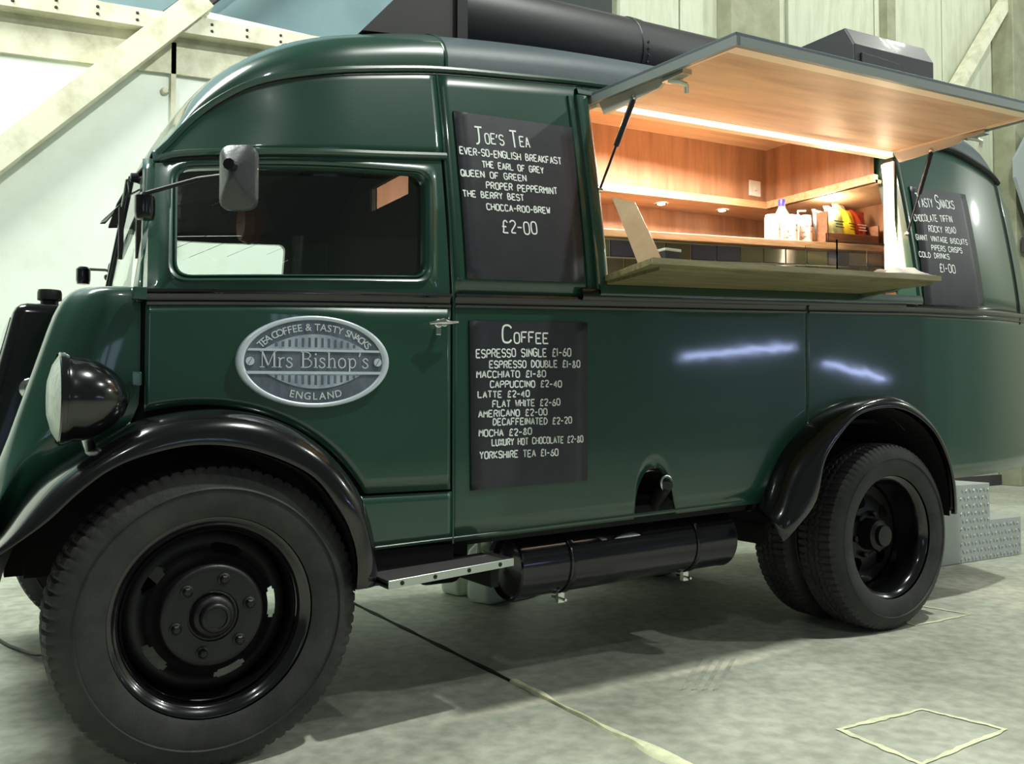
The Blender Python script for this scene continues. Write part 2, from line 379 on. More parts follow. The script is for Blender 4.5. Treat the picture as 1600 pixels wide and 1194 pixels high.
vm(quadS([(-.10, 1.40), (.73, 1.455), (.75, 1.845), (-.075, 1.785)], .024), 'window_pane', 'glass', door, solid=.004)
# --- front pillar between door and windscreen
rows = []
for i in range(13):
    z = 1.33+.475*i/12; xs_ = -.187+.082*max(0, (z-1.37)/.42); ys = .168+.17*max(0, (z-1.37)/.42)
    x1 = hx(z)-.006+.0; rows.append([(x1, S(x1, z), z), ((x1+xs_)/2-.004, (S(x1, z)+ys)/2-.004, z), (xs_, ys, z), (xs_-.004, ys+.03, z), (xs_+.005, ys+.075, z), (xs_+.02, ys+.11, z)])
vm(MB().grid(rows), 'windscreen_pillar', 'green', smooth=True, solid=.01, auto=70)
rows = [[(q[0]+.22, 2*YC-q[1], q[2]) for q in r] for r in rows]
vm(MB().grid(rows), 'windscreen_pillar', 'green', smooth=True, solid=.01)
# --- panels above the belt
vm(cols(-.118, .812, .03, lambda x: drip(x)-.006, lambda x: max(gut(x), drip(x)), 8), 'upper_cab_panel', 'green', smooth=True, solid=.01)
vm(cols(.822, 1.462, .04, zb, gut, 12), 'upper_side_panel', 'green', smooth=True, solid=.012)
osil = lambda x: 1.494+.046*(x-1.47)
ohead = lambda x: 2.262+.040*(x-1.5)
vm(cols(1.462, 3.43, .08, zb, osil, 3), 'hatch_sill_panel', 'green', smooth=True, solid=.012)
vm(cols(1.462, 3.43, .08, ohead, gut, 3), 'hatch_header_panel', 'green', smooth=True, solid=.012)
vm(cols(3.43, 4.47, .05, zb, gut, 12), 'upper_side_panel', 'green', smooth=True, solid=.012)
vm(cols(4.478, 4.66, .03, zb, gut, 12), 'rear_quarter_panel', 'green', smooth=True, solid=.012)
vm(MB().tube([(4.474+.0*z, S(4.474, z)-.003, z) for z in np.linspace(1.5, gut(4.474), 10)], .008, 6), 'rear_seam', 'blackm')
for x in (.817,):
    vm(MB().tube([(x, S(x, z)-.004, z) for z in np.linspace(.56, 2.235, 22)], .005, 6), 'panel_seam', 'green')
    vm(MB().tube([(x+.028, S(x+.028, z)-.001, z) for z in np.linspace(.58, 2.235, 22)], .004, 6), 'panel_seam', 'green')
# hatch opening surround
def fr(x0, x1, z0, z1, d, name):
    rows = []
    n = 14
    for i in range(n+1):
        t = i/n; xa = x0[0]+(x1[0]-x0[0])*t; xb = x0[1]+(x1[1]-x0[1])*t; za = z0[0]+(z1[0]-z0[0])*t; zb_ = z0[1]+(z1[1]-z0[1])*t
        ya, yb = S(xa, za), S(xb, zb_)
        rows.append([(xa, ya+.05, za), (xa, ya-d, za), ((xa*.8+xb*.2), ya-d-.006, za*.8+zb_*.2), (xa*.2+xb*.8, yb-d-.006, za*.2+zb_*.8), (xb, yb-d, zb_), (xb, yb+.09, zb_)])
    return vm(MB().grid(rows), name, 'green', smooth=True)
fr((1.425, 1.478), (1.425, 1.478), (zb(1.43), zb(1.43)), (2.26, 2.26), .022, 'hatch_jamb')
fr((1.385, 1.405), (1.385, 1.405), (zb(1.43), zb(1.43)), (2.25, 2.25), .010, 'hatch_jamb')
fr((3.44, 3.40), (3.44, 3.40), (1.56, 1.56), (2.33, 2.33), .022, 'hatch_jamb')
fr((1.43, 1.43), (3.43, 3.43), (osil(1.43)-.045, osil(1.43)), (osil(3.43)-.045, osil(3.43)), .03, 'hatch_sill')
fr((1.43, 1.43), (3.43, 3.43), (ohead(1.43)+.03, ohead(1.43)), (ohead(3.43)+.03, ohead(3.43)), .02, 'hatch_header')
fr((1.35, 1.35), (3.30, 3.30), (zb(1.35)-.012, zb(1.35)+.03), (zb(3.3)-.012, zb(3.3)+.03), .026, 'lower_sill_moulding').data.materials[0] = M['black']  # moulding in black, the colour also carrying the shade below the counter
# --- belt moulding (black), two lengths
def belt(x0, x1, par=None, n=40):
    rows = []
    for i in range(n+1):
        x = x0+(x1-x0)*i/n; z1 = zb(x); z0 = z1-.047; y = S(x, z0)
        rows.append([(x, y+.01, z0-.004), (x, y-.012, z0), (x, y-.016, z0+.008), (x, y-.008, z0+.014), (x, y-.010, z0+.030), (x, y-.020, z0+.038), (x, y-.016, z1), (x, y+.01, z1+.003)])
    return vm(MB().grid(rows), 'belt_moulding', 'black', par, smooth=True, auto=50)
belt(-.164, .803, door, 20); belt(.822, 2.60); belt(2.62, 4.66)
# --- drip rail over the cab window and roof gutter
def rail(fz, x0, x1, n, r, name, m, off=-.008, dz=0):
    return vm(MB().tube([(x, S(x, fz(x))+off, fz(x)+dz) for x in np.linspace(x0, x1, n)], r, 8), name, m, smooth=True)
rail(drip, -.10, .82, 30, .013, 'drip_rail', 'green')
rail(gut, -.105, 1.44, 50, .013, 'roof_gutter', 'green', -.006)
rail(gut, -.10, 1.44, 50, .006, 'roof_gutter', 'blackm', -.006, -.018)  # thin dark line standing for the shade under the gutter lip
rail(gut, 1.44, 3.6, 30, .013, 'roof_gutter', 'green', -.006)
rail(gut, 3.6, 4.50, 24, .018, 'roof_gutter', 'blackm', -.010, -.004)
# --- roof
zs = lerpf([(-.112,1.84),(-.051,1.93),(.008,2.046),(.109,2.163),(.215,2.24),(.348,2.308),(.513,2.366),(.842,2.447),(1.5,2.53),(2.4,2.59),(3.4,2.635),(4.0,2.64),(4.3,2.60),(4.5,2.45),(4.62,2.30),(4.66,2.24)])
def roof(x0, x1, n, name, m, lift=0, nn=None):
    rows = []
    for i in range(n+1):
        x = x0+(x1-x0)*i/n; zg = gut(x)+.006; yg = S(x, gut(x))-.004; zc = zg+(max(zs(x)-zg, .004))/.8; row = []
        for j in range(25):
            s = (j/24)**1.7; z = zg+(zc-zg)*(1-(1-s)**2.6)**(1/2.6) if s < 1 else zc
            zz = z+lift*min(1, s*20); xx = x+(.05*s if x < .0 else 0)*max(0, -x)*8
            row.append((xx, yg+(YC-yg)*s, zz))
        row += [(q[0], 2*YC-q[1], q[2]) for q in row[-2::-1]]; rows.append(row)
    return vm(MB().grid(rows), name, m, smooth=True, auto=80)
roof(-.118, .86, 44, 'cab_roof', 'green', .004)
roof(.845, 4.66, 60, 'body_roof', 'grey')
# lip where the green cab roof laps over the grey roof
rows = [];
x = .86; zg = gut(x)+.006; yg = S(x, gut(x))-.004; zc = zg+(zs(x)-zg)/.8
vm(MB().tube([(x+.006*0, yg+(YC-yg)*s, zg+(zc-zg)*(1-(1-s)**2.6)**(1/2.6)) for s in np.linspace(0, .99, 30)**1.7], .008, 6), 'roof_lip', 'green', smooth=True)
# lamp lump on the roof brow
vm(MB().lathe([(0, .02), (.02, .016), (.03, 0)], (.33, .42, 2.275), 'z', 12), 'roof_bracket', 'green', smooth=True)
# --- windscreen: two panes in a shallow V, black gasket, centre post
def wpt(s, t, side=1):      # s 0 side .. 1 centre, t 0 bottom .. 1 top
    x = ((-.10 if side > 0 else -.04)+(-.168-(-.10 if side > 0 else -.04))*s)*(1-t)+((-.035 if side > 0 else .03)+(-.085-(-.035 if side > 0 else .03))*s)*t; y = (.25+(YC-.25)*s)*(1-t)+(.40+(YC-.40)*s)*t; z = (1.37+.06*s)*(1-t)+(1.80+.10*s)*t
    return (x, y if side > 0 else 2*YC-y, z)
scr = None
for sd in (1, -1):
    g = vm(MB().grid([[wpt(s, t, sd) for s in np.linspace(0, .97, 10)] for t in np.linspace(.04, .96, 8)]), 'windscreen_pane', 'glass', solid=.004)
    L = [wpt(s, .03, sd) for s in np.linspace(0, .98, 10)]+[wpt(.98, t, sd) for t in np.linspace(.05, .97, 10)]+[wpt(s, .97, sd) for s in np.linspace(.98, 0, 10)]
    vm(MB().tube(L, .008, 6), 'gasket', 'blackm', g)
    for s in ((.42, .80) if sd > 0 else ()):
        a = Vector(wpt(s, .95, sd)); b = Vector(wpt(s+.05, .62, sd)); c = Vector(wpt(s+.04, .35, sd)); off = Vector((-.03, 0, 0))
        wp = vm(MB().tube([a+Vector((-.01, 0, .01)), a+off*1.4, b+off], .0045, 6).tube([a+off*.3+Vector((0, .12, -.05)), a+off*1.2], .004, 6), 'wiper', 'chrome', smooth=True)
        vm(MB().box(b+off+Vector((-.004, -.012, -.14)), b+off+Vector((.012, .012, .05))), 'wiper_blade', 'matgrey', wp)
        vm(MB().lathe([(0, -.03), (.016, -.028), (.02, 0)], a+Vector((0, 0, .012)), 'x', 12), 'wiper_motor', 'blackm', wp, smooth=True)
vm(MB().grid([[wpt(1, t) for t in (0, .5, 1)], [(wpt(1, t)[0]-.012, YC+.0, wpt(1, t)[2]) for t in (0, .5, 1)]]), 'windscreen_post', 'green', solid=.02)
# --- bonnet cheek between door and nose; B is the rounded corner, C turns in to the radiator
fjx = lerpf([(.56, -.60), (.60, -.57), (.666, -.521), (.77, -.46), (.842, -.398), (.933, -.263), (.988, -.185)])
fjy = lerpf([(.56, .28), (.77, .27), (.842, .25), (.933, .20), (.988, .16)])
def nose(side=1):
    zt = [1.372, 1.352, 1.30, 1.20, 1.08, .98, .90, .78, .66, .56]
    bx = lerpf([(.50, -.66), (.66, -.60), (.76, -.57), (.87, -.525), (1.05, -.47), (1.16, -.435), (1.27, -.405), (1.325, -.385), (1.352, -.365), (1.38, -.33)])
    rows = []
    for k, z in enumerate(zt):
        a = Vector((-.178, .163+.02*max(0, (z-1.3)/.07), z))
        if z < .975: a = Vector((fjx(z)+.012, fjy(z)-.004, z))
        b = Vector((bx(z), .33, z)); c = Vector((bx(z)+.075, .72, z))
        row = []
        fl = .0 if z > .95 else (.95-z)*.25
        P0, P1, P2, P3, P4 = a, a.lerp(b, .45)+Vector((-.012, -.045-fl*.4, 0)), b+Vector((.035, -.085-fl, 0)), b+Vector((-.0, .02, 0)), c
        pts = [P0, P1, P2, P3, P4]
        for i in range(4):
            q0, q1, q2, q3 = pts[max(i-1, 0)], pts[i], pts[i+1], pts[min(i+2, 4)]
            for t in np.linspace(0, 1, 7)[:-1]:
                row.append(.5*((2*q1)+(q2-q0)*t+(2*q0-5*q1+4*q2-q3)*t*t+(3*q1-q0-3*q2+q3)*t**3))
        row.append(c); rows.append(row)
    # roll the top over towards the windscreen
    top = []
    for f, dz in ((.10, .016), (.30, .034), (.65, .05), (1.0, .055)):
        r0 = rows[0]; tgt = Vector((-.13, 1.0, 1.40)); rr_ = []
        for i, q in enumerate(r0):
            g = Vector((-.10, .30+.7*i/(len(r0)-1), 1.372+.03*i/(len(r0)-1)))
            w_ = q.lerp(g, f); w_.z = 1.372+dz*min(1, .35+.65*i/(len(r0)-1)) if f < 1 else g.z+.02; rr_.append(w_)
        top.append(rr_)
    allr = top[::-1]+rows
    if side < 0: allr = [[Vector((q.x, 2*YC-q.y, q.z)) for q in r] for r in allr]
    return MB().grid(allr)
vm(nose(1), 'bonnet_side', 'green', smooth=True, auto=75, subd=1)
vm(nose(-1), 'bonnet_side', 'green', smooth=True, auto=75, subd=1)
# --- radiator shell, grille bars, cap, badge
rs = MB()
rad = vm(MB().hexa([(-.66, .70, .55), (-.40, .70, .55), (-.40, 1.30, .55), (-.66, 1.30, .55), (-.475, .70, 1.37), (-.28, .70, 1.37), (-.28, 1.30, 1.37), (-.475, 1.30, 1.37)]), 'radiator_shell', 'black', bevel=.035, smooth=True)
for i in range(14):
    y = .75+.5*i/13
    vm(MB().tube([(-.655, y, .60), (-.485, y, 1.32)], .006, 6), 'grille_bar', 'chrome', rad)
vm(MB().lathe([(0, .05), (.035, .05), (.038, .04), (.038, .015), (.028, .012), (.028, -.01)], (-.37, .80, 1.375), 'z', 16), 'radiator_cap', 'blackm', rad, smooth=True)
vm(MB().lathe([(0, -.015), (.02, -.014), (.034, -.006), (.038, 0)], (-.425, .692, 1.085), 'y', 20), 'radiator_badge', 'chrome', rad, smooth=True)
# nose panel between the cheeks
vm(MB().grid([[(bxz, y, z) for y in (.6, .75, 1.0, 1.25, 1.4)] for bxz, z in ((-.27, 1.40), (-.30, 1.35), (-.37, 1.1), (-.46, .85), (-.5, .5))]), 'nose_panel', 'green')
# --- front wing (black) : lip, crown, joint
def catm(P, n):
    P = [Vector(p) for p in P]; out = []
    for i in range(len(P)-1):
        q0, q1, q2, q3 = P[max(i-1, 0)], P[i], P[i+1], P[min(i+2, len(P)-1)]
        for t in np.linspace(0, 1, n+1)[:-1]: out.append(.5*((2*q1)+(q2-q0)*t+(2*q0-5*q1+4*q2-q3)*t*t+(3*q1-q0-3*q2+q3)*t**3))
    return out+[P[-1]]
def resample(P, n):
    L = [0]
    for a, b in zip(P, P[1:]): L.append(L[-1]+(b-a).length)
    out = []
    for k in range(n):
        t = L[-1]*k/(n-1); i = min(len(P)-2, max(0, int(np.searchsorted(L, t)-1))); out.append(P[i].lerp(P[i+1], (t-L[i])/max(1e-9, L[i+1]-L[i])))
    return out
def wing(lip, joint, N, name, outy, side=1, crown=.03, cc=(0, .43)):
    A = resample(catm(lip, 8), N); B = resample(catm(joint, 8), N); rows = []
    for a, b in zip(A, B):
        c = Vector((cc[0], 0, cc[1])); ra = Vector((a.x-c.x, 0, a.z-c.z)); rb = Vector((b.x-c.x, 0, b.z-c.z)); u = ((ra+rb)/2).normalized()
        la, lb = ra.dot(u), rb.dot(u); row = []
        row.append(a+Vector((0, .018, 0))-u*.004); row.append(a+Vector((0, .0, 0))-u*.006)
        for k in range(11):
            th = PI/2*k/10; y = a.y-outy*0+(b.y-a.y)*(1-math.cos(th)); r = la+(lb-la)*math.sin(th)**.85+crown*math.sin(2*th)*.4
            t = math.sin(th); base = a.lerp(b, t); vec = Vector((base.x-c.x, 0, base.z-c.z)).normalized()
            row.append(Vector((c.x, 0, c.z))+vec*r+Vector((0, y, 0)))
        row.append(b+Vector((0, .05, 0)))
        if side < 0: row = [Vector((q.x, 2*YC-q.y, q.z)) for q in row]
        rows.append(row)
    return MB().grid(rows)
FL = [(-.66,-.04,.60),(-.60,-.05,.625),(-.532,-.06,.665),(-.437,-.06,.735),(-.365,-.06,.805),(-.287,-.06,.865),(-.192,-.06,.904),(-.056,-.06,.928),(.099,-.06,.907),(.264,-.06,.833),(.358,-.06,.722),(.406,-.05,.629),(.422,-.05,.549),(.419,-.05,.47)]
FJ = [(-.66,.28,.56),(-.60,.28,.60),(-.521,.28,.666),(-.46,.28,.77),(-.398,.25,.842),(-.263,.2,.933),(-.159,.16,.988),(.029,.125,1.011),(.202,.112,.973),(.346,.105,.875),(.453,.1,.729),(.498,.1,.562),(.499,.1,.469)]
for sd in (1, -1):
    wg = vm(wing(FL, FJ, 60, 'w', 0, sd), 'front_wing', 'black', smooth=True, solid=.008, auto=60)
RL = [(2.30,-.03,.47),(2.348,-.05,.524),(2.452,-.05,.606),(2.494,-.05,.677),(2.537,-.05,.806),(2.639,-.05,.915),(2.774,-.05,1.004),(2.977,-.05,1.036),(3.156,-.05,1.009),(3.322,-.05,.921),(3.426,-.05,.793),(3.475,-.05,.662),(3.487,-.05,.513)]
RJ = [(2.27,.1,.58),(2.322,.1,.646),(2.37,.1,.73),(2.448,.1,.835),(2.577,.1,.935),(2.72,.1,1.01),(2.881,.1,1.055),(3.05,.1,1.075),(3.2,.1,1.04),(3.36,.1,.93),(3.46,.1,.79),(3.51,.1,.66),(3.53,.1,.52)]
for sd in (1, -1):
    vm(wing(RL, RJ, 60, 'w', 0, sd, cc=(2.98, .43)), 'rear_wing', 'black', smooth=True, solid=.008, auto=60)
# inner arches and underbody
for sd in (1, -1):
    A = resample(catm(FL, 8), 40); rows = [[(a.x, (y if sd > 0 else 2*YC-y), a.z-.012) for y in (-.02, .12, .30, .5)] for a in A]
    vm(MB().grid(rows), 'wing_liner', 'under')
    A = resample(catm(RL[1:], 8), 40); rows = [[(a.x, (y if sd > 0 else 2*YC-y), a.z-.012) for y in (-.02, .12, .30, .5)] for a in A]
    vm(MB().grid(rows), 'wing_liner', 'under')
vm(MB().box((-.45, .50, .50), (.50, .52, 1.0)), 'wing_liner', 'under')
vm(MB().lathe([(.62, .02), (.62, .62)], (2.98, .1, .43), 'y', 32, 0, PI), 'wheel_arch', 'under')
vm(MB().lathe([(.53, .03), (.545, .5)], (-.01, .1, .43), 'y', 32, 0, PI), 'wheel_arch', 'under')
vm(MB().box((.56, .16, .53), (2.30, 1.84, .60), .03), 'underfloor', 'under')
vm(MB().box((-.5, .55, .50), (4.1, .62, .62), .01), 'chassis_rail', 'under')
vm(MB().box((-.5, 1.38, .50), (4.1, 1.45, .62), .01), 'chassis_rail', 'under')
vm(MB().box((2.30, .55, .64), (4.3, 1.84, .68), .01), 'underfloor', 'under')
vm(MB().box((-.02, .2, .39), (.04, 1.8, .47)), 'front_axle', 'under', bevel=.01)
vm(MB().tube([(3.045, .25, .43), (3.045, 1.75, .43)], .06, 12), 'rear_axle', 'under')
vm(MB().lathe([(0, -.14), (.1, -.12), (.14, 0), (.1, .12), (0, .14)], (3.045, 1.0, .43), 'y', 20), 'differential', 'under', smooth=True)
vm(MB().box((.45, .115, .44), (.83, .16, .555)), 'cab_underrail', 'under')
# exhaust recess lining
vm(MB().lathe([(.115, .0), (.115, .35)], (1.715, .106, .66), 'y', 24, 0, PI), 'exhaust_recess', 'under')
vm(MB().box((1.58, .45, .5), (1.85, .47, .82)), 'exhaust_recess', 'under')
# far side and rear
vm(cols(.30, 4.66, .02, lambda x: max(zbot(x), arch_r(x), fj(x) if x < .57 else 0), zb, 4, far=True), 'far_side_panel', 'green', smooth=True, solid=.012)
vm(cols(.0, .32, .02, lambda x: fj(x), zb, 4, far=True), 'far_side_panel', 'green', smooth=True, solid=.012)
vm(cols(.80, 4.66, .08, zb, gut, 8, far=True), 'far_upper_panel', 'green', smooth=True, solid=.012)
vm(cols(.03, .812, .04, lambda x: drip(x)-.02, lambda x: max(gut(x), drip(x)), 5, far=True), 'far_upper_panel', 'green', smooth=True, solid=.012)
Of = rq([(.0, zb(.0)-.07), (.803, zb(.803)-.07), (.803, drip(.803)-.012), (.0, drip(.0)-.012)], .004)
Wf = rq([(.03, 1.375), (.748, 1.405), (.762, 1.852), (.04, 1.802)], .04)
fw = vm(ring([(Of, 0), (Wf, 0), (Wf, .03)], far=True), 'far_door_window', 'green', smooth=True)
vm(quadS([(.02, 1.36), (.765, 1.395), (.775, 1.865), (.02, 1.815)], .024, far=True), 'window_pane', 'glass', fw, solid=.004)
rows = [[(4.66, y, z) for y in (S(4.66, z), .6, YC, 1.4, 2*YC-S(4.66, z))] for z in np.linspace(.70, 2.2, 8)]
vm(MB().grid(rows), 'rear_panel', 'green', solid=.012)
# cab interior
vm(MB().box((-.1, .2, .98), (.95, 1.8, 1.0)), 'cab_floor', 'under')
pt = MB()
Hx0, Hx1, Hz0, Hz1 = .84, 1.24, 1.94, 2.05
pt.box((.99, .17, .6), (1.01, 1.83, 1.70)).box((.99, .25, 1.70), (1.01, 1.75, Hz0)).box((.99, .30, Hz1), (1.01, 1.70, 2.22)).box((.99, .45, 2.22), (1.01, 1.55, 2.42)).box((.99, .27, Hz0), (1.01, Hx0, Hz1)).box((.99, Hx1, Hz0), (1.01, 1.73, Hz1))
M['cablining'] = mat('dark_brown_cab_lining', rgb(40, 34, 32), .85)
vm(pt, 'cab_partition', 'cablining')
rows = []
for x in (-.085, -.04, .0, .06, .15, .3, .5, .7, .98):
    zd = drip(min(x, .8)); yn = S(x, zd)+.035; rz_ = .16*max(0, min(1, (x-.2)/.5))
    rows.append([(x, yn, zd+.005), (x, yn+.02, zd+.012), (x, .62, zd+.06+rz_), (x, 1.0, zd+.08+rz_), (x, 1.38, zd+.06+rz_), (x, 2*YC-yn-.02, zd+.012), (x, 2*YC-yn, zd+.005)])
vm(MB().grid(rows), 'cab_headlining', 'cablining', solid=.006)
for sg in (0, 1):
    vm(MB().grid([[(.992, (2*YC-y if sg else y), z) for y in (S(.99, z)+.012, S(.99, z)+.14)] for z in np.linspace(.62, 2.2, 14)]), 'cab_partition_edge', 'cablining')
for y in (.72, 1.35):
    st_ = vm(MB().box((.30, y-.2, 1.0), (.72, y+.2, 1.18)).box((.60, y-.2, 1.18), (.72, y+.2, 1.48)), 'cab_seat', 'seat', bevel=.04, smooth=True)
hr = vm(MB().lathe([(0, -.04), (.07, -.035), (.085, 0), (.07, .035), (0, .04)], (.36, 1.0, 1.77), 'x', 20), 'headrest', 'seat', smooth=True)
vm(MB().tube([(-.02, .72, 1.36), (.1, .72, 1.42)], .012, 8), 'steering_column', 'under')
# --- headlamps
def headlamp(yc):
    cx, cz = -.40, 1.045; R = .118
    h = vm(MB().lathe([(R, 0), (R+.004, .006), (R+.004, .022), (R-.002, .03), (.113, .06), (.098, .10), (.075, .135), (.045, .160), (.015, .172), (0, .174)], (cx, yc, cz), 'x', 40), 'headlamp', 'black', smooth=True, auto=50)
    vm(MB().lathe([(R+.002, -.004), (R+.007, .0), (R+.007, .012), (R+.001, .014)], (cx, yc, cz), 'x', 40), 'headlamp_rim', 'black', h, smooth=True)
    vm(MB().lathe([(0, -.030), (.05, -.027), (.09, -.016), (R, .0)], (cx, yc, cz), 'x', 40), 'headlamp_lens', 'lens', h, smooth=True)
    vm(MB().lathe([(0, .012), (.10, .004)], (cx, yc, cz), 'x', 24), 'reflector', 'chrome', h)
    vm(MB().tube([(cx+.07, yc+.01, cz-.10), (cx+.085, yc+.03, cz-.15), (cx+.10, yc+.10, cz-.20)], [.018, .016, .026], 10), 'headlamp_bracket', 'chrome', h, smooth=True)
headlamp(.03); headlamp(2*YC-.03)
# door hinge and catch on the cheek
vm(MB().box((-.205, .128, 1.085), (-.178, .16, 1.125)), 'door_hinge', 'green', bevel=.004)
vm(MB().box((-.205, .135, 1.335), (-.165, .165, 1.372)), 'door_hinge', 'green', bevel=.004)
# --- mirrors
def mirror(side):
    f_ = lambda x, y, z: Vector((x, y if side > 0 else 2*YC-y, z))
    a = f_(-.16, .16, 1.66); 
    mr = vm(MB().lathe([(0, -.02), (.026, -.018), (.03, 0), (.03, .05), (.02, .06), (0, .06)], f_(-.165, .20, 1.60), 'z', 12), 'mirror_mount', 'black', smooth=True)
    c = f_(.025, -.14, 1.655)
    vm(MB().tube([f_(-.165, .17, 1.655), f_(-.05, .02, 1.68), c+Vector((0, 0.03 if side > 0 else -.03, .02))], .0065, 8), 'mirror_arm', 'blackm', mr, smooth=True)
    # rectangular pyramid-backed head
    u = Vector((.80, -.60*side, 0)).normalized(); n = Vector((-.60*side if False else -.60, -.80*side, 0)).normalized()
    o2 = rq([(-.050, -.085), (.050, -.085), (.050, .085), (-.050, .085)], .032, 4, 5)
    lv = [(1, 0), (1.06, -.004), (1.06, .012), (.98, .018), (.80, .026), (.30, .050), (.08, .056)]
    rows = [[c+u*(q[0]*s_)+Vector((0, 0, q[1]*s_))+n*h_ for q in o2] for s_, h_ in lv]
    mb = MB().grid(rows, True); k = len(o2); mb.f.append(tuple((len(lv)-1)*k+i for i in range(k)))
    head = vm(mb, 'mirror_head', 'mirrorback', mr, smooth=True, auto=35)
    mb = MB(); mb.add([c+u*q[0]+Vector((0, 0, q[1]))+n*.001 for q in o2], [tuple(range(k))]); vm(mb, 'mirror_glass', 'chrome', mr)
    vm(MB().tube([c+n*.05+Vector((0, 0, .02)), c+n*.075+Vector((0, 0, .02))], .016, 10), 'mirror_joint', 'black', mr)
M['mirrorback'] = mat('mirror_back_plastic', rgb(62, 64, 66), .38, coat=.2, bump=.1, bscale=50)
mirror(1); mirror(-1)
# --- running-board step under the door
a = U(570, 893, .02); 
stp = vm(MB().hexa([(.50, -.08, .475), (.97, -.04, .50), (.97, .16, .50), (.50, .14, .475), (.50, -.08, .483), (.97, -.04, .508), (.97, .16, .508), (.50, .14, .483)]), 'cab_step', 'matgrey')
def rail_box(p, q, h, t):
    p, q = Vector(p), Vector(q); d = (q-p).normalized(); n = Vector((-d.y, d.x, 0))*t
    return MB().hexa([p, q, q+n, p+n, p+Vector((0, 0, h)), q+Vector((0, 0, h)), q+n+Vector((0, 0, h)), p+n+Vector((0, 0, h))])
vm(rail_box((.50, -.086, .466), (.975, -.046, .49), .026, .006), 'step_trim', 'alu', stp, bevel=.002)
vm(rail_box((.975, -.046, .49), (.97, .15, .49), .026, .006), 'step_trim', 'alu', stp, bevel=.002)
vm(rail_box((.50, .14, .466), (.50, -.086, .466), .026, .006), 'step_trim', 'alu', stp, bevel=.002)
for t in (.1, .35, .62, .88): vm(MB().lathe([(0, -.004), (.006, -.003), (.008, 0)], (.50+.475*t, -.086+.04*t, .479+.024*t), 'y', 8), 'screw', 'blackm', stp)
vm(MB().box((.90, -.02, .42), (.93, .3, .49)), 'step_bracket', 'under', stp)
# --- silencer and exhaust pipe
sil = vm(MB().lathe([(0, .0), (.06, .002), (.098, .01), (.105, .0), (.111, .006), (.108, .02), (.108, 1.08), (.111, 1.09), (.105, 1.10), (.09, 1.094), (0, 1.10)], (1.11, .27, .425), 'x', 40), 'exhaust_silencer', 'blackshine', smooth=True, auto=50) if False else None
M['blackshine'] = mat('silencer_paint', rgb(34, 32, 38), .22, .5, .5, bump=.15, bscale=6)
sx0, sx1 = 1.13, 2.22
def sz(x): return .425+.032*(x-1.1)
n = 40; prof = [(.0, 0), (.07, .004), (.112, .012), (.121, -.002), (.128, .004), (.124, .02), (.124, .35), (.124, .7), (.124, 1.07), (.128, 1.086), (.121, 1.092), (.105, 1.08), (0, 1.084)]
rows = [[(sx0+h, .27+r*math.cos(2*PI*k/n), sz(sx0+h)+r*math.sin(2*PI*k/n)) for k in range(n)] for r, h in prof]
sil = vm(MB().grid(rows, True), 'exhaust_silencer', 'blackshine', smooth=True, auto=45)
for x in (sx0+.23, sx0+.87):
    vm(MB().lathe([(.124, -.014), (.130, -.012), (.130, -.006), (.127, 0), (.130, .006), (.130, .012), (.124, .014)], (x, .27, sz(x)), 'x', 40), 'clamp_band', 'blackshine', sil, smooth=True)
    vm(MB().box((x-.014, .23, sz(x)-.160), (x+.014, .25, sz(x)-.115)).tube([(x, .20, sz(x)-.145), (x, .29, sz(x)-.145)], .006, 6), 'clamp_bolt', 'chrome', sil)
vm(MB().tube([(1.80, .27, .53), (1.80, .25, .56), (1.765, .14, .66), (1.745, .06, .725)], .028, 18), 'exhaust_pipe', 'blackm', sil, smooth=True)
vm(MB().lathe([(.036, -.008), (.046, .0), (.036, .008)], (1.80, .27, .548), 'z', 16), 'pipe_flange', 'alu', sil, smooth=True)
vm(MB().lathe([(.028, -.002), (.032, 0), (.032, .004), (.022, .002), (.02, .02)], (1.745, .058, .728), 'y', 18), 'pipe_tip', 'alu', sil, smooth=True)
vm(MB().lathe([(0, 0), (.17, 0), (.17, .12), (0, .12)], (1.02, .75, .46), 'x', 28), 'air_tank', 'under', smooth=True)
# --- door handle
hd = onS(683, 506)
hp = vm(MB().lathe([(.022, 0), (.020, -.008), (.010, -.014), (.010, -.04), (.014, -.045), (.014, -.055), (0, -.058)], (hd[0], hd[1], hd[2]), 'y', 16), 'door_handle', 'chrome', door, smooth=True)
vm(MB().tube([(hd[0]-.052, hd[1]-.048, hd[2]-.006), (hd[0]-.02, hd[1]-.052, hd[2]), (hd[0], hd[1]-.055, hd[2]+.002), (hd[0]+.02, hd[1]-.052, hd[2]+.001), (hd[0]+.055, hd[1]-.048, hd[2]+.004)], [.004, .008, .013, .008, .004], 10), 'handle_bar', 'chrome', door, smooth=True)
vm(MB().box((hd[0]-.01, hd[1]-.012, hd[2]-.040), (hd[0]+.01, hd[1], hd[2]-.012)), 'lock_plate', 'chrome', door, bevel=.003)
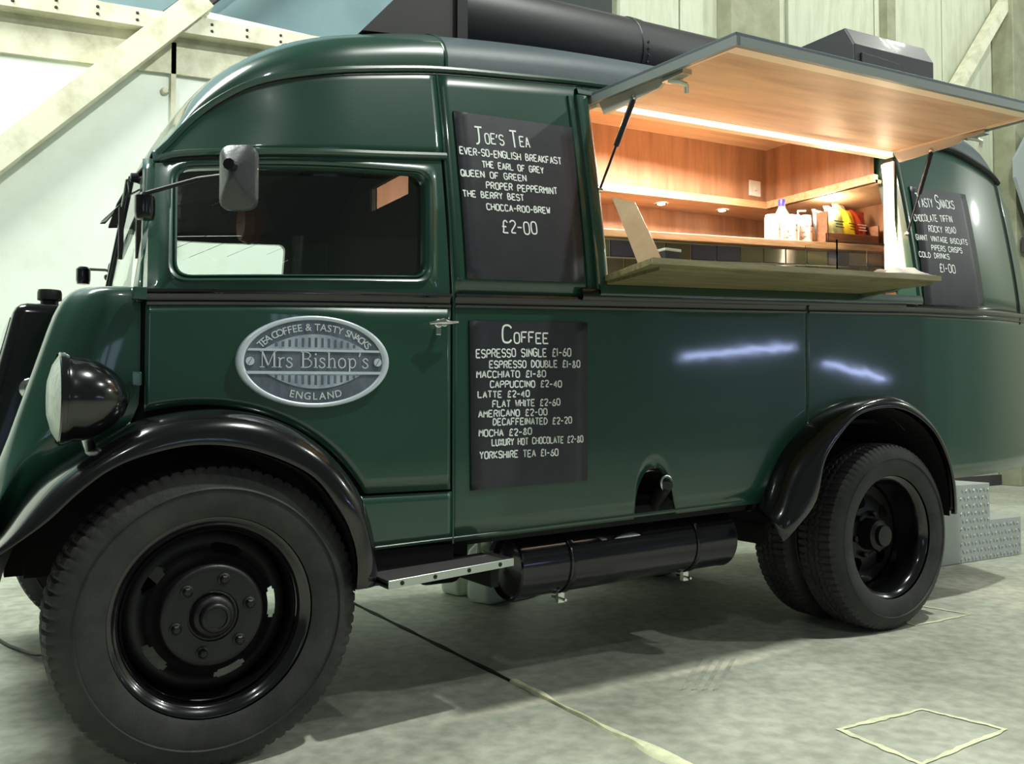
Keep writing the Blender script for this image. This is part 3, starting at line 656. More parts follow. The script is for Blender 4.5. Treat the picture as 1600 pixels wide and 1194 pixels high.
# --- roof duct: riveted fairing and long black tube; vent box behind
rz = lambda x: 2.50+.045*(x-1)
duct = vm(MB().tube([(1.0+.1*i, .62, rz(1.0+.1*i)+.13) for i in range(22)], .155, 32), 'roof_duct', 'ductblack', smooth=True, auto=50) if False else None
M['ductblack'] = mat('roof_duct_black', rgb(32, 30, 36), .48, coat=.1, bump=.06, bscale=20)
n = 32
rows = [[(x, .68+.19*math.cos(2*PI*k/n), rz(x)+.135+.19*math.sin(2*PI*k/n)) for k in range(n)] for x in np.linspace(1.0, 3.0, 21)]
mb = MB().grid(rows, True); mb.f.append(tuple(range(n))); mb.f.append(tuple(20*n+k for k in range(n)))
duct = vm(mb, 'roof_duct', 'ductblack', smooth=True, auto=50)
for x in (1.03, 2.03, 2.97):
    vm(MB().lathe([(.190, -.03), (.194, -.028), (.194, .028), (.190, .03)], (x, .68, rz(x)+.135), 'x', 32), 'duct_collar', 'ductblack', duct, smooth=True)
    for k in range(5, 16):
        t = PI+(-.9+1.9*k/12)*1.0
        vm(MB().lathe([(0, -.003), (.005, -.002), (.006, 0)], (x, .68+.197*math.cos(t), rz(x)+.135+.197*math.sin(t)), 'y', 6), 'rivet', 'ductblack', duct)
fair = MB(); fair.prism([(.60, .40, 2.40), (1.0, .40, 2.45), (1.0, .40, 2.86)], (0, .6, 0))
vm(fair, 'duct_fairing', 'matgrey', duct)
vm(MB().box((.985, .385, 2.44), (1.03, .50, 2.95)), 'fairing_flange', 'ductblack', duct)
vm(MB().tube([(x, .485, rz(x)-.015+.004*math.sin(x*40)) for x in np.linspace(1.0, 3.0, 60)], .012, 6), 'duct_sealant', 'grey', duct, smooth=True)
vx0, vx1 = 3.50, 4.22
vb = MB()
pr = [(.50, 2.56), (.50, 3.02), (.56, 3.13), (1.15, 3.13), (1.15, 2.56)]
vb.prism([(vx0, y, z) for y, z in pr], (vx1-vx0, 0, .04))
vbo = vm(vb, 'roof_vent_box', 'ductblack', duct and van, bevel=.008)
vm(MB().box((vx0+.05, .488, 2.62), (vx0+.38, .50, 2.98)), 'vent_panel', 'ductblack', vbo, bevel=.003)
# ================================================================== WHEELS
def tyre_mb(c, R=.43, wd=.215, y0=-.03, nl=80):
    """lathe with real tread lugs: shoulder rings step in and out around the wheel"""
    c = Vector(c); seg = nl*4; m_ = wd/2
    prof = [(.283, .012), (.300, .002), (.345, -.006+.0), (.360, -.004), (.363, -.009), (.368, -.004), (.392, .004), (.408, .014, 'e'), (.424, .026, 'e'), (.430, .044, 's'), (.4305, .060, 'g'), (.4305, .072), (.422, .076), (.422, .084), (.431, .088), (.431, .100), (.422, .104), (.422, .111)]
    full = [(q[0], q[1], q[2] if len(q) > 2 else '') for q in prof]; full += [(r, wd-h, k) for r, h, k in full[::-1]]
    rows = []
    for i, (r, h, k) in enumerate(full):
        row = []
        for s in range(seg):
            t = 2*PI*s/seg; ph = s % 4; rr_ = r*R/.43 if r > .29 else r
            if k in ('e', 's', 'g') and ph in (3,): rr_ -= .007
            if k == 'e' and ph == 3 and r < .42: rr_ += .002
            wob = (.004 if (s//2) % 2 else -.004) if (.42 < r and k == '') else 0
            row.append((c.x+rr_*math.cos(t), y0+h+wob, c.z+rr_*math.sin(t)))
        rows.append(row)
    return MB().grid(rows, True)
def disc_mb(c, prof, holes, seg=180):
    mb = MB().lathe(prof, c, 'y', seg); keep = []
    np_ = len(prof)
    for f in mb.f:
        i = min(q//seg for q in f); ks = sorted(q % seg for q in f); k = ks[0] if ks[-1]-ks[0] < 5 else seg-1
        rm = (prof[i][0]+prof[min(i+1, np_-1)][0])/2; a = 2*PI*(k+.5)/seg
        if not any(h(rm, a) for h in holes): keep.append(f)
    mb.f = keep; return mb
def front_wheel(x, side):
    w = empty('front_wheel'); w.parent = van
    c = (x, 0, .43)
    parts = []
    def add(mb, name, m, **k):
        o = mb.build(name, m, None, **k); parts.append(o); return o
    add(tyre_mb(c), 'tyre', 'rubber', smooth=True, auto=25)
    add(MB().lathe([(.262, .012), (.283, .004), (.286, -.004), (.281, -.010), (.272, -.008), (.266, .002), (.258, .006), (.252, .012), (.248, .03), (.243, .05), (.240, .075), (.238, .10), (.232, .14), (.245, .19)], c, 'y', 90), 'rim', 'black', smooth=True, auto=50)
    add(MB().lathe([(.240, .030), (.245, .024), (.240, .018)], c, 'y', 90), 'lock_ring', 'black', smooth=True)
    rs_ = [.238, .228, .214, .203, .199, .195, .187, .179, .175, .171, .160, .150, .146, .142, .138, .125, .085, .072, .070, .066]
    hs_ = [.105, .088, .080, .078, .077, .076, .072, .066, .060, .056, .046, .034, .018, .010, .006, .004, .004, .003, .010, .010]
    def slot(k):
        a0 = math.radians(2+72*k)
        def h(r, a):
            d = abs((a-a0+PI) % (2*PI)-PI)
            return .172 < r < .201 and d < math.radians(14 if .177 < r < .197 else 11)
        return h
    add(disc_mb(c, list(zip(rs_, hs_)), [slot(k) for k in range(5)], 360), 'wheel_disc', 'blackm', smooth=True, auto=50)
    add(MB().lathe([(.066, .010), (.060, .012), (.058, -.006), (.054, -.012), (.044, -.016), (.042, -.034), (.036, -.040), (.030, -.041), (.028, -.036), (.0, -.036)], c, 'y', 40), 'hub_cap', 'blackm', smooth=True, auto=40)
    for k in range(6):
        t = math.radians(14+60*k); cx, cz = x+.105*math.cos(t), .43+.105*math.sin(t)
        add(MB().lathe([(.018, .004), (.018, .0), (.013, -.003)], (cx, 0, cz), 'y', 16).lathe([(.013, -.003), (.013, -.012), (.009, -.016), (0, -.017)], (cx, 0, cz), 'y', 6), 'wheel_nut', 'blackm', smooth=True, auto=30)
    for o in parts: o.parent = w
    off = Vector((0, 0, 0))
    if side > 0: w.location = -VANINV
    else: w.location = Vector((2*x, 2*YC, 0))-VANINV; w.rotation_euler.z = PI
    return w
fwh = front_wheel(0, 1); f2 = dup(fwh, van); f2.location = Vector((0, 2*YC, 0))-VANINV; f2.rotation_euler.z = PI
def rear_wheel(x, side):
    w = empty('rear_wheel'); w.parent = van; parts = []
    c = (x, 0, .43)
    def add(mb, name, m, **k):
        o = mb.build(name, m, None, **k); parts.append(o); return o
    add(tyre_mb(c, y0=-.03, wd=.22, nl=80), 'tyre', 'rubber', smooth=True, auto=25)
    add(tyre_mb(c, y0=.235, wd=.22, nl=80), 'inner_tyre', 'rubber', smooth=True, auto=25)
    add(MB().lathe([(.262, .012), (.283, .004), (.286, -.004), (.280, -.010), (.270, -.004), (.262, .004), (.254, .014), (.250, .04), (.246, .075), (.243, .12), (.240, .16), (.262, .20), (.262, .44)], c, 'y', 90), 'rim', 'black', smooth=True, auto=50)
    def hole(k):
        a0 = math.radians(30+72*k)
        def h(r, a):
            dx = r*math.cos(a)-.165*math.cos(a0); dz = r*math.sin(a)-.165*math.sin(a0); return dx*dx+dz*dz < .042**2
        return h
    rs_ = [.243]+list(np.linspace(.235, .10, 28))+[.095, .09, .0]; hs_ = [.165]+list(.145+.0*np.linspace(0, 1, 10))+list(.145-.02*np.sin(np.linspace(0, PI/2, 18)))+[.122, .120, .120]
    add(disc_mb(c, list(zip(rs_, hs_)), [hole(k) for k in range(5)], 180), 'wheel_disc', 'blackm', smooth=True, auto=50)
    add(MB().lathe([(.24, .24), (0, .24)], c, 'y', 30), 'brake_drum', 'under')
    add(MB().lathe([(.075, .12), (.07, .05), (.05, .04), (.048, .02), (0, .018)], c, 'y', 32), 'hub_cap', 'blackm', smooth=True, auto=40)
    for k in range(6):
        t = math.radians(10+60*k); cx, cz = x+.10*math.cos(t), .43+.10*math.sin(t)
        add(MB().lathe([(.014, .12), (.014, .10), (.009, .095), (0, .094)], (cx, 0, cz), 'y', 6), 'wheel_nut', 'blackm', smooth=True, auto=30)
    for o in parts: o.parent = w
    w.location = -VANINV
    return w
rwh = rear_wheel(3.045, 1); r2 = dup(rwh, van); r2.location = Vector((2*3.045, 2*YC, 0))-VANINV; r2.rotation_euler.z = PI
for a_ in (rwh, r2, fwh, f2): pass
# ================================================================== BADGE
def plane_frame(p0, p1, p2):
    """origin p0, x towards p1, y towards p2 (hall coordinates)"""
    return Vector(p0), Vector(p1), Vector(p2)
BC = onS(484.5, 565.5); L_ = onS(366, 565); R_ = onS(603, 568); T_ = onS(484, 494); B_ = onS(484, 637)
bx = (Vector(R_)-Vector(L_)); ax = bx.length/2; bx.normalize(); az = (T_[2]-B_[2])/2; bz = Vector((0, 0, 1)).normalized(); bn = bz.cross(bx).normalized()
if bn.y > 0: bn = -bn
BC = (Vector(L_)+Vector(R_))/2; BC.z = (T_[2]+B_[2])/2; BC = BC+bn*.024
def B3(u, v, h): return BC+bx*(u*ax)+bz*(v*az)+bn*h
def ell(s, n=72): return [(s*math.cos(2*PI*k/n), s*math.sin(2*PI*k/n)) for k in range(n)]
n = 72
rows = [[B3(u, v, h) for u, v in ell(s)] for s, h in ((1.0, -.022), (1.0, .004), (.985, .007), (.95, .009), (.915, .007), (.905, .004))]
badge = vm(MB().grid(rows, True), 'oval_badge', 'badge_rim', smooth=True, auto=60)
mb = MB(); mb.add([B3(u, v, .004) for u, v in ell(.91)], [tuple(range(n))]); vm(mb, 'badge_field', 'badge_dk', badge)
def seg_ellipse(s, a0, a1, m=30): return [(s*math.cos(a0+(a1-a0)*k/m), s*math.sin(a0+(a1-a0)*k/m)) for k in range(m+1)]
def plate(pts, h0, h1, name, m): vm(MB().prism([B3(u, v, h0) for u, v in pts], bn*(h1-h0)), name, m, badge)
# light lens-shaped panels above and below the band
up = [(-.66, .26)]+[(x, .26+.335*(1-(x/.66)**2)) for x in np.linspace(-.62, .62, 25)]+[(.66, .26)]
lo = [(x, -.23-.36*(1-(x/.66)**2)) for x in np.linspace(-.62, .62, 25)]; lo = [(-.66, -.23)]+lo+[(.66, -.23)]
plate(up, .004, .006, 'badge_panel', 'badge_lt'); plate(lo[::-1], .004, .006, 'badge_panel', 'badge_lt')
plate([(-.87, .215), (.87, .215), (.85, .265), (-.85, .265)], .004, .0075, 'badge_bar', 'badge_rim')
plate([(-.87, -.275), (.87, -.275), (.885, -.215), (-.885, -.215)], .004, .0075, 'badge_bar', 'badge_rim')
for k in range(13):
    x = -.51+1.02*k/12; h = .19*(1-(x/.60)**2)+.02
    if h > .03:
        plate([(x-.016, .31), (x+.016, .31), (x+.016, .31+h), (x-.016, .31+h)], .006, .0066, 'badge_slot', 'badge_dk')
        plate([(x-.016, -.30-h), (x+.016, -.30-h), (x+.016, -.30), (x-.016, -.30)], .006, .0066, 'badge_slot', 'badge_dk')
for x in (-.835, .835):
    c = B3(x, -.005, .005); mb = MB(); q = [c+bx*(.013*math.cos(t))+bz*(.013*math.sin(t)) for t in np.linspace(0, 2*PI, 17)[:-1]]
    vm(MB().prism(q, bn*.004), 'badge_screw', 'badge_rim', badge)
    d1 = (bx*.6+bz).normalized(); d2 = d1.cross(bn)
    vm(MB().prism([c+bn*.004+d1*.011+d2*.001, c+bn*.004-d1*.011+d2*.001, c+bn*.004-d1*.011-d2*.001, c+bn*.004+d1*.011-d2*.001], bn*.0004), 'screw_slot', 'badge_dk', badge)
def text_mesh(s, size, bold=0):
    cu = bpy.data.curves.new('t', 'FONT'); cu.body = s; cu.size = size; cu.align_x = 'CENTER'; cu.offset = bold; cu.resolution_u = 3
    o = bpy.data.objects.new('t', cu); COL.objects.link(o); bpy.context.view_layer.update()
    me = bpy.data.meshes.new_from_object(o); v = [tuple(q.co) for q in me.vertices]; f = [tuple(p.vertices) for p in me.polygons]
    wd = o.dimensions.x
    bpy.data.objects.remove(o); bpy.data.curves.remove(cu); bpy.data.meshes.remove(me); return v, f
def arc_text(s, a0, a1, su, sv, size, name, flip=False):
    mb = MB(); adv = {' ': .5, 'E': .9, 'F': .88, 'L': .88, 'N': 1.1, 'D': 1.08, 'G': 1.12, 'O': 1.15, 'C': 1.05, '&': 1.1, 'A': 1.12, 'K': 1.08}
    W_ = [adv.get(c, 1.0) for c in s]; tot = sum(W_); acc = 0
    for c, w_ in zip(s, W_):
        t = (acc+w_/2)/tot; acc += w_; a = a0+(a1-a0)*t
        if c == ' ': continue
        u, v = su*math.cos(a), sv*math.sin(a); tu, tv = -math.sin(a)*su*ax, math.cos(a)*sv*az
        T = Vector((tu, tv)).normalized()*(1 if flip else -1); N_ = Vector((-T.y, T.x))
        vs, fs = text_mesh(c, size, size*.010)
        ps = [B3(u, v, .0062)+bx*(T.x*q[0]+N_.x*(q[1]-size*.35))+bz*(T.y*q[0]+N_.y*(q[1]-size*.35)) for q in vs]
        mb.add(ps, fs)
    vm(mb, name, 'badge_letter', badge)
M['badge_letter'] = mat('badge_letter', rgb(214, 222, 226), .4, .3)
arc_text('TEA COFFEE & TASTY SNACKS', math.radians(154), math.radians(26), .80, .75, .0315, 'badge_lettering')
arc_text('ENGLAND', math.radians(-116), math.radians(-64), .79, .75, .032, 'badge_lettering', True)
# serif name: stems, thin strokes and bracket serifs cut as strokes of their own weight
SER = {  # glyph: width, strokes (polyline, weight), cap height 1, x-height .62
 'M': (1.0, [([(.14, 0), (.14, 1)], .05), ([(.14, 1), (.5, .12)], .10), ([(.5, .12), (.86, 1)], .05), ([(.86, 1), (.86, 0)], .11), ([(0, .02), (.28, .02)], .05), ([(.70, .02), (1.0, .02)], .05), ([(0, .98), (.2, .98)], .05), ([(.80, .98), (1.0, .98)], .05)]),
 'r': (.46, [([(.13, 0), (.13, .60)], .10), ([(.13, .40), (.22, .56), (.34, .62), (.42, .58)], .07), ([(0, .02), (.27, .02)], .05), ([(.02, .60), (.15, .60)], .05)]),
 's': (.44, [([(.37, .48), (.30, .60), (.18, .62), (.07, .55), (.07, .44), (.20, .35), (.32, .27), (.38, .16), (.32, .04), (.18, 0), (.06, .04), (.02, .16)], .075)]),
 'B': (.72, [([(.14, 0), (.14, 1)], .11), ([(.0, .98), (.40, .98), (.56, .88), (.56, .68), (.42, .55), (.14, .54)], .055), ([(.42, .54), (.60, .46), (.66, .28), (.58, .08), (.40, .02), (0, .02)], .06), ([(.575, .86), (.575, .68)], .10), ([(.645, .42), (.655, .18)], .10)]),
 'i': (.30, [([(.15, 0), (.15, .60)], .10), ([(.02, .02), (.28, .02)], .05), ([(.03, .60), (.16, .60)], .05), ([(.15, .80), (.15, .90)], .11)]),
 'h': (.62, [([(.14, 0), (.14, 1)], .10), ([(.14, .42), (.26, .58), (.38, .62), (.48, .54), (.50, .40)], .06), ([(.50, .44), (.50, 0)], .10), ([(0, .02), (.27, .02)], .05), ([(.38, .02), (.62, .02)], .05), ([(.02, .98), (.15, .98)], .05)]),
 'o': (.60, [([(.30, .62), (.12, .54), (.07, .31), (.12, .08), (.30, 0)], .085), ([(.30, 0), (.48, .08), (.53, .31), (.48, .54), (.30, .62)], .085)]),
 'p': (.64, [([(.14, -.28), (.14, .60)], .10), ([(.14, .50), (.30, .62), (.46, .56), (.54, .32), (.46, .08), (.30, 0), (.14, .10)], .075), ([(0, -.27), (.30, -.27)], .05), ([(.02, .60), (.15, .60)], .05)]),
 "'": (.22, [([(.12, .98), (.12, .84), (.05, .74)], .09)]), ' ': (.36, [])}
def ribbon(mb, pts, w, f3, h):
    """flat stroke following pts in (u, v); f3 lifts to hall coordinates"""
    P = [Vector(p) for p in pts]; A, B = [], []
    for i, p in enumerate(P):
        d = (P[min(i+1, len(P)-1)]-P[max(i-1, 0)])
        d = d.normalized() if d.length > 1e-9 else Vector((1, 0)); nn = Vector((-d.y, d.x))*w/2
        A.append(f3((p+nn).x, (p+nn).y, h)); B.append(f3((p-nn).x, (p-nn).y, h))
    mb.grid([A, B])
def chaikin(P, it=2):
    for _ in range(it):
        Q = [P[0]]
        for a, b in zip(P, P[1:]): Q += [(a[0]*.75+b[0]*.25, a[1]*.75+b[1]*.25), (a[0]*.25+b[0]*.75, a[1]*.25+b[1]*.75)]
        Q.append(P[-1]); P = Q
    return P
name_ = "Mrs Bishop's"; tot = sum(SER[c][0]+.05 for c in name_); Wn = 1.44*ax; k_ = Wn/tot; H_ = .345*az; xx = -.715*ax; yy = -.135*az; mb = MB()
for c in name_:
    wd, st = SER[c]
    for pl_, w_ in st:
        q = [(xx+a*k_, yy+b*H_) for a, b in (chaikin(pl_) if len(pl_) > 2 else pl_)]
        ribbon(mb, q, w_*k_*.95, lambda u, v, h: BC+bx*u+bz*v+bn*h, .0068)
    xx += (wd+.05)*k_
vm(mb, 'badge_lettering', 'badge_letter', badge)
# ================================================================== CHALK MENU BOARDS
F = {'A':'00 26 40|12 32','B':'00 06 26 35 34 23 03|23 42 41 20 00','C':'45 36 16 05 01 10 30 41','D':'00 06 26 44 42 20 00','E':'46 06 00 40|03 33','F':'46 06 00|03 33','G':'45 36 16 05 01 10 30 41 43 23','H':'00 06|40 46|03 43','I':'20 26','J':'06 46|26 21 10 00','K':'00 06|46 03 40','L':'06 00 40','M':'00 06 23 46 40','N':'00 06 40 46','O':'26 16 05 01 10 30 41 45 36 26','P':'00 06 36 45 44 33 03','Q':'26 16 05 01 10 30 41 45 36 26|22 50','R':'00 06 36 45 44 33 03|23 40','S':'45 36 16 05 04 13 33 42 41 30 10 01','T':'06 46|26 20','U':'06 01 10 30 41 46','V':'06 20 46','W':'06 10 24 30 46','X':'00 46|06 40','Y':'06 23 46|23 20','Z':'06 46 00 40','0':'26 16 05 01 10 30 41 45 36 26','1':'26 20','2':'05 16 36 45 44 00 40','4':'30 36 02 42','6':'36 14 01 10 30 41 42 33 13 02','8':'23 14 15 26 35 34 23 12 01 10 30 41 32 23','£':'45 36 26 15 11 00 40|03 33','-':'03 33',"'":'26 14'}
ROUND = set('BCDGJOPQRSU02689£')
def chalk_line(mb, s, pa, pb, hpx, inv, wmul=1.0, big=()):
    """write s from pixel pa to pixel pb of the survey, on the body skin"""
    a, b = inv(*pa), inv(*pb); top = inv(pa[0], pa[1]-hpx); H = (top-a).length; wd = (b-a).length; d = (b-a).normalized(); up = Vector((-d.y, d.x))
    up = (up*.5+Vector((0, 1))*.5).normalized()
    adv = []
    for i, c in enumerate(s):
        g = 5.5 if c not in "I1'- " else (2.4 if c in "I1'" else (4.6 if c == '-' else 5.2))
        adv.append(g*(1.6 if i in big else 1))
    tot = sum(adv)-1.5; k = wd/tot; x = 0
    rnd = random.Random(s)
    for i, c in enumerate(s):
        if c != ' ' and c in F:
            sc = 1.65 if i in big else 1; jy = rnd.uniform(-.05, .05)*H; sl = rnd.uniform(-.03, .03)
            for pl_ in (F[c].split('|') if c in ROUND else [' '.join(z_) for q_ in F[c].split('|') for z_ in zip(q_.split(), q_.split()[1:])]):
                P = [(int(q[0]), int(q[1])) for q in pl_.split()]
                if c in "I1'": P = [(q[0]-1.6, q[1]) for q in P]
                if c in ROUND and len(P) > 2: P = chaikin(P)
                P2 = []
                for u, v in P:
                    X = (x+u*sc)*k+sl*v*H/6; Y = v/6*H*sc*(1 if c != '-' else .9)+jy
                    if i in big and c in 'TJS': Y -= .12*H
                    w_ = a+d*X+up*Y; P2.append((w_.x, w_.y))
                ribbon(mb, P2, .0047*wmul*(1.3 if i in big else 1), lambda u, v, h: Vector((u, S(u, v)-.0145, v)), 0)
        x += adv[i]
def board(px4, lines, label):
    """thin vinyl board lying on the curved body side; lettering follows the same skin"""
    c = [onS(*p) for p in px4]; c = [(q[0], q[2]) for q in c]      # TL TR BR BL in (x, z)
    f = MB(); rows = []
    for i in range(17):
        a = Vector(c[3]).lerp(Vector(c[0]), i/16); b = Vector(c[2]).lerp(Vector(c[1]), i/16)
        rows.append([(p.x, S(p.x, p.y)-.012, p.y) for p in (a.lerp(b, j/8) for j in range(9))])
    rows = [[(p[0], p[1]+.008, p[2]) for p in rows[0]]]+rows+[[(p[0], p[1]+.008, p[2]) for p in rows[-1]]]
    bo = vm(f.grid(rows), 'menu_board', 'board', smooth=True, solid=.002); tag(bo, label)
    def inv(px, py): p = onS(px, py, -.014); return Vector((p[0], p[2]))
    for ln in lines:
        mb = MB(); chalk_line(mb, ln[0], ln[1], ln[2], ln[3], inv, ln[5] if len(ln) > 5 else 1, ln[4] if len(ln) > 4 else ())
        vm(mb, 'chalk_lettering', 'chalk', bo)
def cv(L, sc, ox, oy): return [(s, (ox+a[0]/sc, oy+a[1]/sc), (ox+b[0]/sc, oy+b[1]/sc), h/sc, *r) for s, a, b, h, *r in L]
board([(706, 175), (891, 201), (910, 442), (727, 436)], cv([("JOE'S TEA", (215, 250), (550, 280), 62, (0, 6), 1.1), ('EVER-SO-ENGLISH BREAKFAST', (115, 320), (745, 385), 42), ('THE EARL OF GREY', (255, 403), (635, 442), 38), ('QUEEN OF GREEN', (122, 455), (527, 490), 38), ('PROPER PEPPERMINT', (280, 535), (720, 572), 40), ('THE BERRY BEST', (135, 585), (513, 612), 38), ('CHOCCA-ROO-BREW', (283, 668), (675, 692), 38), ('£2-00', (380, 808), (595, 822), 75, (), 1.15)], 3.98, 690, 160), 'dark chalkboard headed with tea blends at one price')
board([(731, 502), (915, 505), (915, 750), (734, 766)], cv([('COFFEE', (350, 188), (645, 190), 68, (0,), 1.15), ('ESPRESSO SINGLE £1-60', (182, 283), (790, 272), 52), ('ESPRESSO DOUBLE £1-80', (267, 350), (848, 345), 45), ('MACCHIATO £1-80', (185, 412), (628, 408), 42), ('CAPPUCCINO £2-40', (272, 475), (730, 472), 42), ('LATTE £2-40', (193, 542), (523, 535), 40), ('FLAT WHITE £2-60', (287, 602), (720, 590), 42), ('AMERICANO £2-00', (197, 668), (637, 652), 42), ('DECAFFEINATED £2-20', (290, 720), (795, 706), 42), ('MOCHA £2-80', (200, 792), (537, 778), 42), ('LUXURY HOT CHOCOLATE £2-80', (283, 852), (868, 825), 42), ('YORKSHIRE TEA £1-60', (205, 935), (708, 912), 44)], 4.117, 700, 490), 'dark chalkboard listing coffees with prices, below the tea board')
board([(1418, 292), (1505, 305), (1535, 478), (1441, 476)], cv([('TASTY SNACKS', (295, 500), (497, 514), 42, (0, 6), 1.1), ('CHOCOLATE TIFFIN', (277, 580), (485, 588), 33), ('ROCKY ROAD', (357, 640), (507, 650), 32), ('GIANT VINTAGE BISCUITS', (288, 683), (568, 712), 27), ('PIPERS CRISPS', (372, 740), (540, 758), 27), ('COLD DRINKS', (305, 777), (470, 791), 27), ('£1-00', (418, 860), (503, 866), 42, (), 1.15)], 3.512, 1350, 180), 'dark chalkboard of snacks beside the right end of the hatch')
# ================================================================== SERVING HATCH
TL, TR, BRo, BLo = Vector((1.50, .245, 2.262)), Vector((3.42, .245, 2.345)), Vector((3.45, -.52, 2.345)), Vector((1.50, -.568, 2.222))
def hp_(s, t, h=0):          # s along van 0..1, t 0 hinge .. 1 outer
    return TL.lerp(TR, s).lerp(BLo.lerp(BRo, s), t)+Vector((0, 0, h))
def slab(s0, s1, t0, t1, h0, h1, name, m, par=None, bevel=0):
    n = 1
    return vm(MB().hexa([hp_(s0, t1, h0), hp_(s1, t1, h0), hp_(s1, t0, h0), hp_(s0, t0, h0), hp_(s0, t1, h1), hp_(s1, t1, h1), hp_(s1, t0, h1), hp_(s0, t0, h1)]), name, m, par, bevel=bevel)
M['trimlight'] = mat('pale_wood_trim', rgb(240, 220, 194), .45)
hatch = slab(0, 1, 0, 1, .0, .022, 'hatch_door', 'grey', bevel=.003)
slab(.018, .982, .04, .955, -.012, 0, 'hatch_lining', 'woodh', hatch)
slab(-.002, 1.002, .985, 1.008, -.026, .006, 'edge_trim', 'grey_edge', hatch); slab(-.004, .006, 0, 1.008, -.026, .006, 'edge_trim', 'grey_edge', hatch); slab(.994, 1.004, 0, 1.008, -.026, .006, 'edge_trim', 'grey_edge', hatch)
slab(.006, .994, .925, .985, -.026, -.002, 'inner_trim', 'trimlight', hatch); slab(.006, .018, .04, .955, -.020, -.002, 'inner_trim', 'trimlight', hatch); slab(.982, .994, .04, .955, -.020, -.002, 'inner_trim', 'trimlight', hatch)
slab(.006, .994, 0, .06, -.040, -.002, 'inner_trim', 'trimlight', hatch)
M['softled'] = mat('hinge_led_strip', (1, .85, .7, 1), .5, emit=(1, .80, .60, 1), es=2.2)
slab(.02, .98, .055, .068, -.040, -.018, 'led_strip', 'softled', hatch)
M['bracket'] = mat('bracket_grey_white', rgb(196, 190, 180), .4)
for s in (.012, .988):
    x = 0
    P = [hp_(s, .06, -.02), hp_(s, .58, -.02), hp_(s, .50, -.055), hp_(s, .10, -.075)]
    br = vm(MB().prism(P, (.012, 0, 0)), 'hatch_bracket', 'bracket', hatch)
    top = hp_(s, .33, -.055); lowx = 1.475 if s < .5 else 3.405
    bot = Vector((lowx, .13, 1.87 if s < .5 else 1.90)); midp = top.lerp(bot, .52)
    gsx = vm(MB().tube([top.lerp(bot, .03), midp], .0115, 12).tube([midp, bot], .005, 8).tube([top, top.lerp(bot, .03)], .005, 8), 'gas_strut', 'blackm', hatch, smooth=True, auto=50)
    for p in (top, bot): vm(MB().lathe([(0, -.012), (.010, -.010), (.010, .010), (0, .012)], p, 'x', 10), 'ball_joint', 'chrome', hatch, smooth=True)
    l0 = hp_(s, .60, -.03)
    vm(MB().box(l0+Vector((-.012, -.06, -.012)), l0+Vector((.03, .05, .006))).tube([l0+Vector((.0, .03, -.01)), l0+Vector((.03, .0, -.02)), l0+Vector((.055, -.005, -.025))], .009, 8).tube([l0+Vector((.055, -.005, -.025)), l0+Vector((.065, .005, -.05))], .008, 8), 'hatch_latch', 'alu', hatch, smooth=True, auto=40)
# counter shelf
cz_ = lambda x: 1.500+.045*(x-1.34)
P = [(1.33, -.34), (3.0, -.30), (3.08, .14), (1.475, .14), (1.44, .0)]
v = [(x, y, cz_(x)) for x, y in P]+[(x, y, cz_(x)+.024) for x, y in P]; k = len(P)
mb = MB(); mb.add(v, [tuple(range(k))[::-1], tuple(range(k, 2*k))]+[(i, (i+1) % k, k+(i+1) % k, k+i) for i in range(k)])
ctr = vm(mb, 'serving_counter', 'woodc', bevel=.003)
M['edgew'] = mat('counter_edge_wood', rgb(176, 164, 132), .5, col2=rgb(150, 138, 104), scale=6, stretch=(.6, 8, 8))
vm(rail_box((1.33, -.343, cz_(1.33)+.003), (3.0, -.303, cz_(3.0)+.003), .021, -.004), 'counter_edge', 'edgew', ctr)
P2 = [(1.39, -.315), (2.98, -.28), (3.0, .10), (1.47, .10)]
v = [(x, y, cz_(x)-.012) for x, y in P2]+[(x, y, cz_(x)+.0) for x, y in P2]; mb = MB(); mb.hexa(v); vm(mb, 'counter_underboard', 'woodc', ctr)
for x in (2.95,): vm(MB().prism([(x, .07, cz_(x)-.012), (x, -.16, cz_(x)-.012), (x, .07, cz_(x)-.035)], (.02, 0, 0)), 'counter_bracket', 'alu' if x > 2 else 'blackm', ctr)
# ================================================================== KITCHEN INSIDE
sl = .040
def ibox(a, b, name, m, par=None, slope=sl, **k):
    d = slope*(a[0]-3.35); a = (a[0], a[1], a[2]+d); b = (b[0], b[1], b[2]+d); return vm(MB().box(a, b, slope), name, m, par, **k)
rows = []
for i in range(13):
    x = 1.02+2.8*i/12; d = sl*(x-3.35); yg = S(x, gut(x))
    rows.append([(x, yg+.012, gut(x)-.05), (x, yg+.06, gut(x)+.04), (x, yg+.16, 2.47+d), (x, yg+.30, 2.525+d), (x, .8, 2.53+d), (x, 1.3, 2.53+d)])
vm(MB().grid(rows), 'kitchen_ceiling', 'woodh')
ibox((1.9, 1.0, 2.20), (3.55, 1.03, 2.54), 'upper_cupboard', 'wood')
ibox((1.9, .985, 2.185), (3.34, 1.02, 2.225), 'cupboard_ledge', 'woodl')
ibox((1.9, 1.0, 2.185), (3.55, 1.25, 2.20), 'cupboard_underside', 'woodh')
ibox((1.02, 1.25, 1.3), (3.82, 1.27, 2.52), 'niche_back', 'wood')
M['woodr'] = M['wood']
ibox((3.35, .30, 2.20), (3.38, 1.0, 2.54), 'upper_cupboard', 'wood', slope=0)
ibox((3.335, .27, 2.185), (3.37, 1.0, 2.225), 'cupboard_ledge', 'woodl', slope=0)
ibox((3.35, .27, 2.185), (3.80, 1.25, 2.20), 'cupboard_underside', 'woodh', slope=0)
ibox((3.80, .26, 1.0), (3.82, 1.27, 2.25), 'end_wall', 'wood', slope=0)
ibox((1.02, .25, 1.0), (1.04, 1.27, 1.9), 'end_wall', 'wood', slope=0)
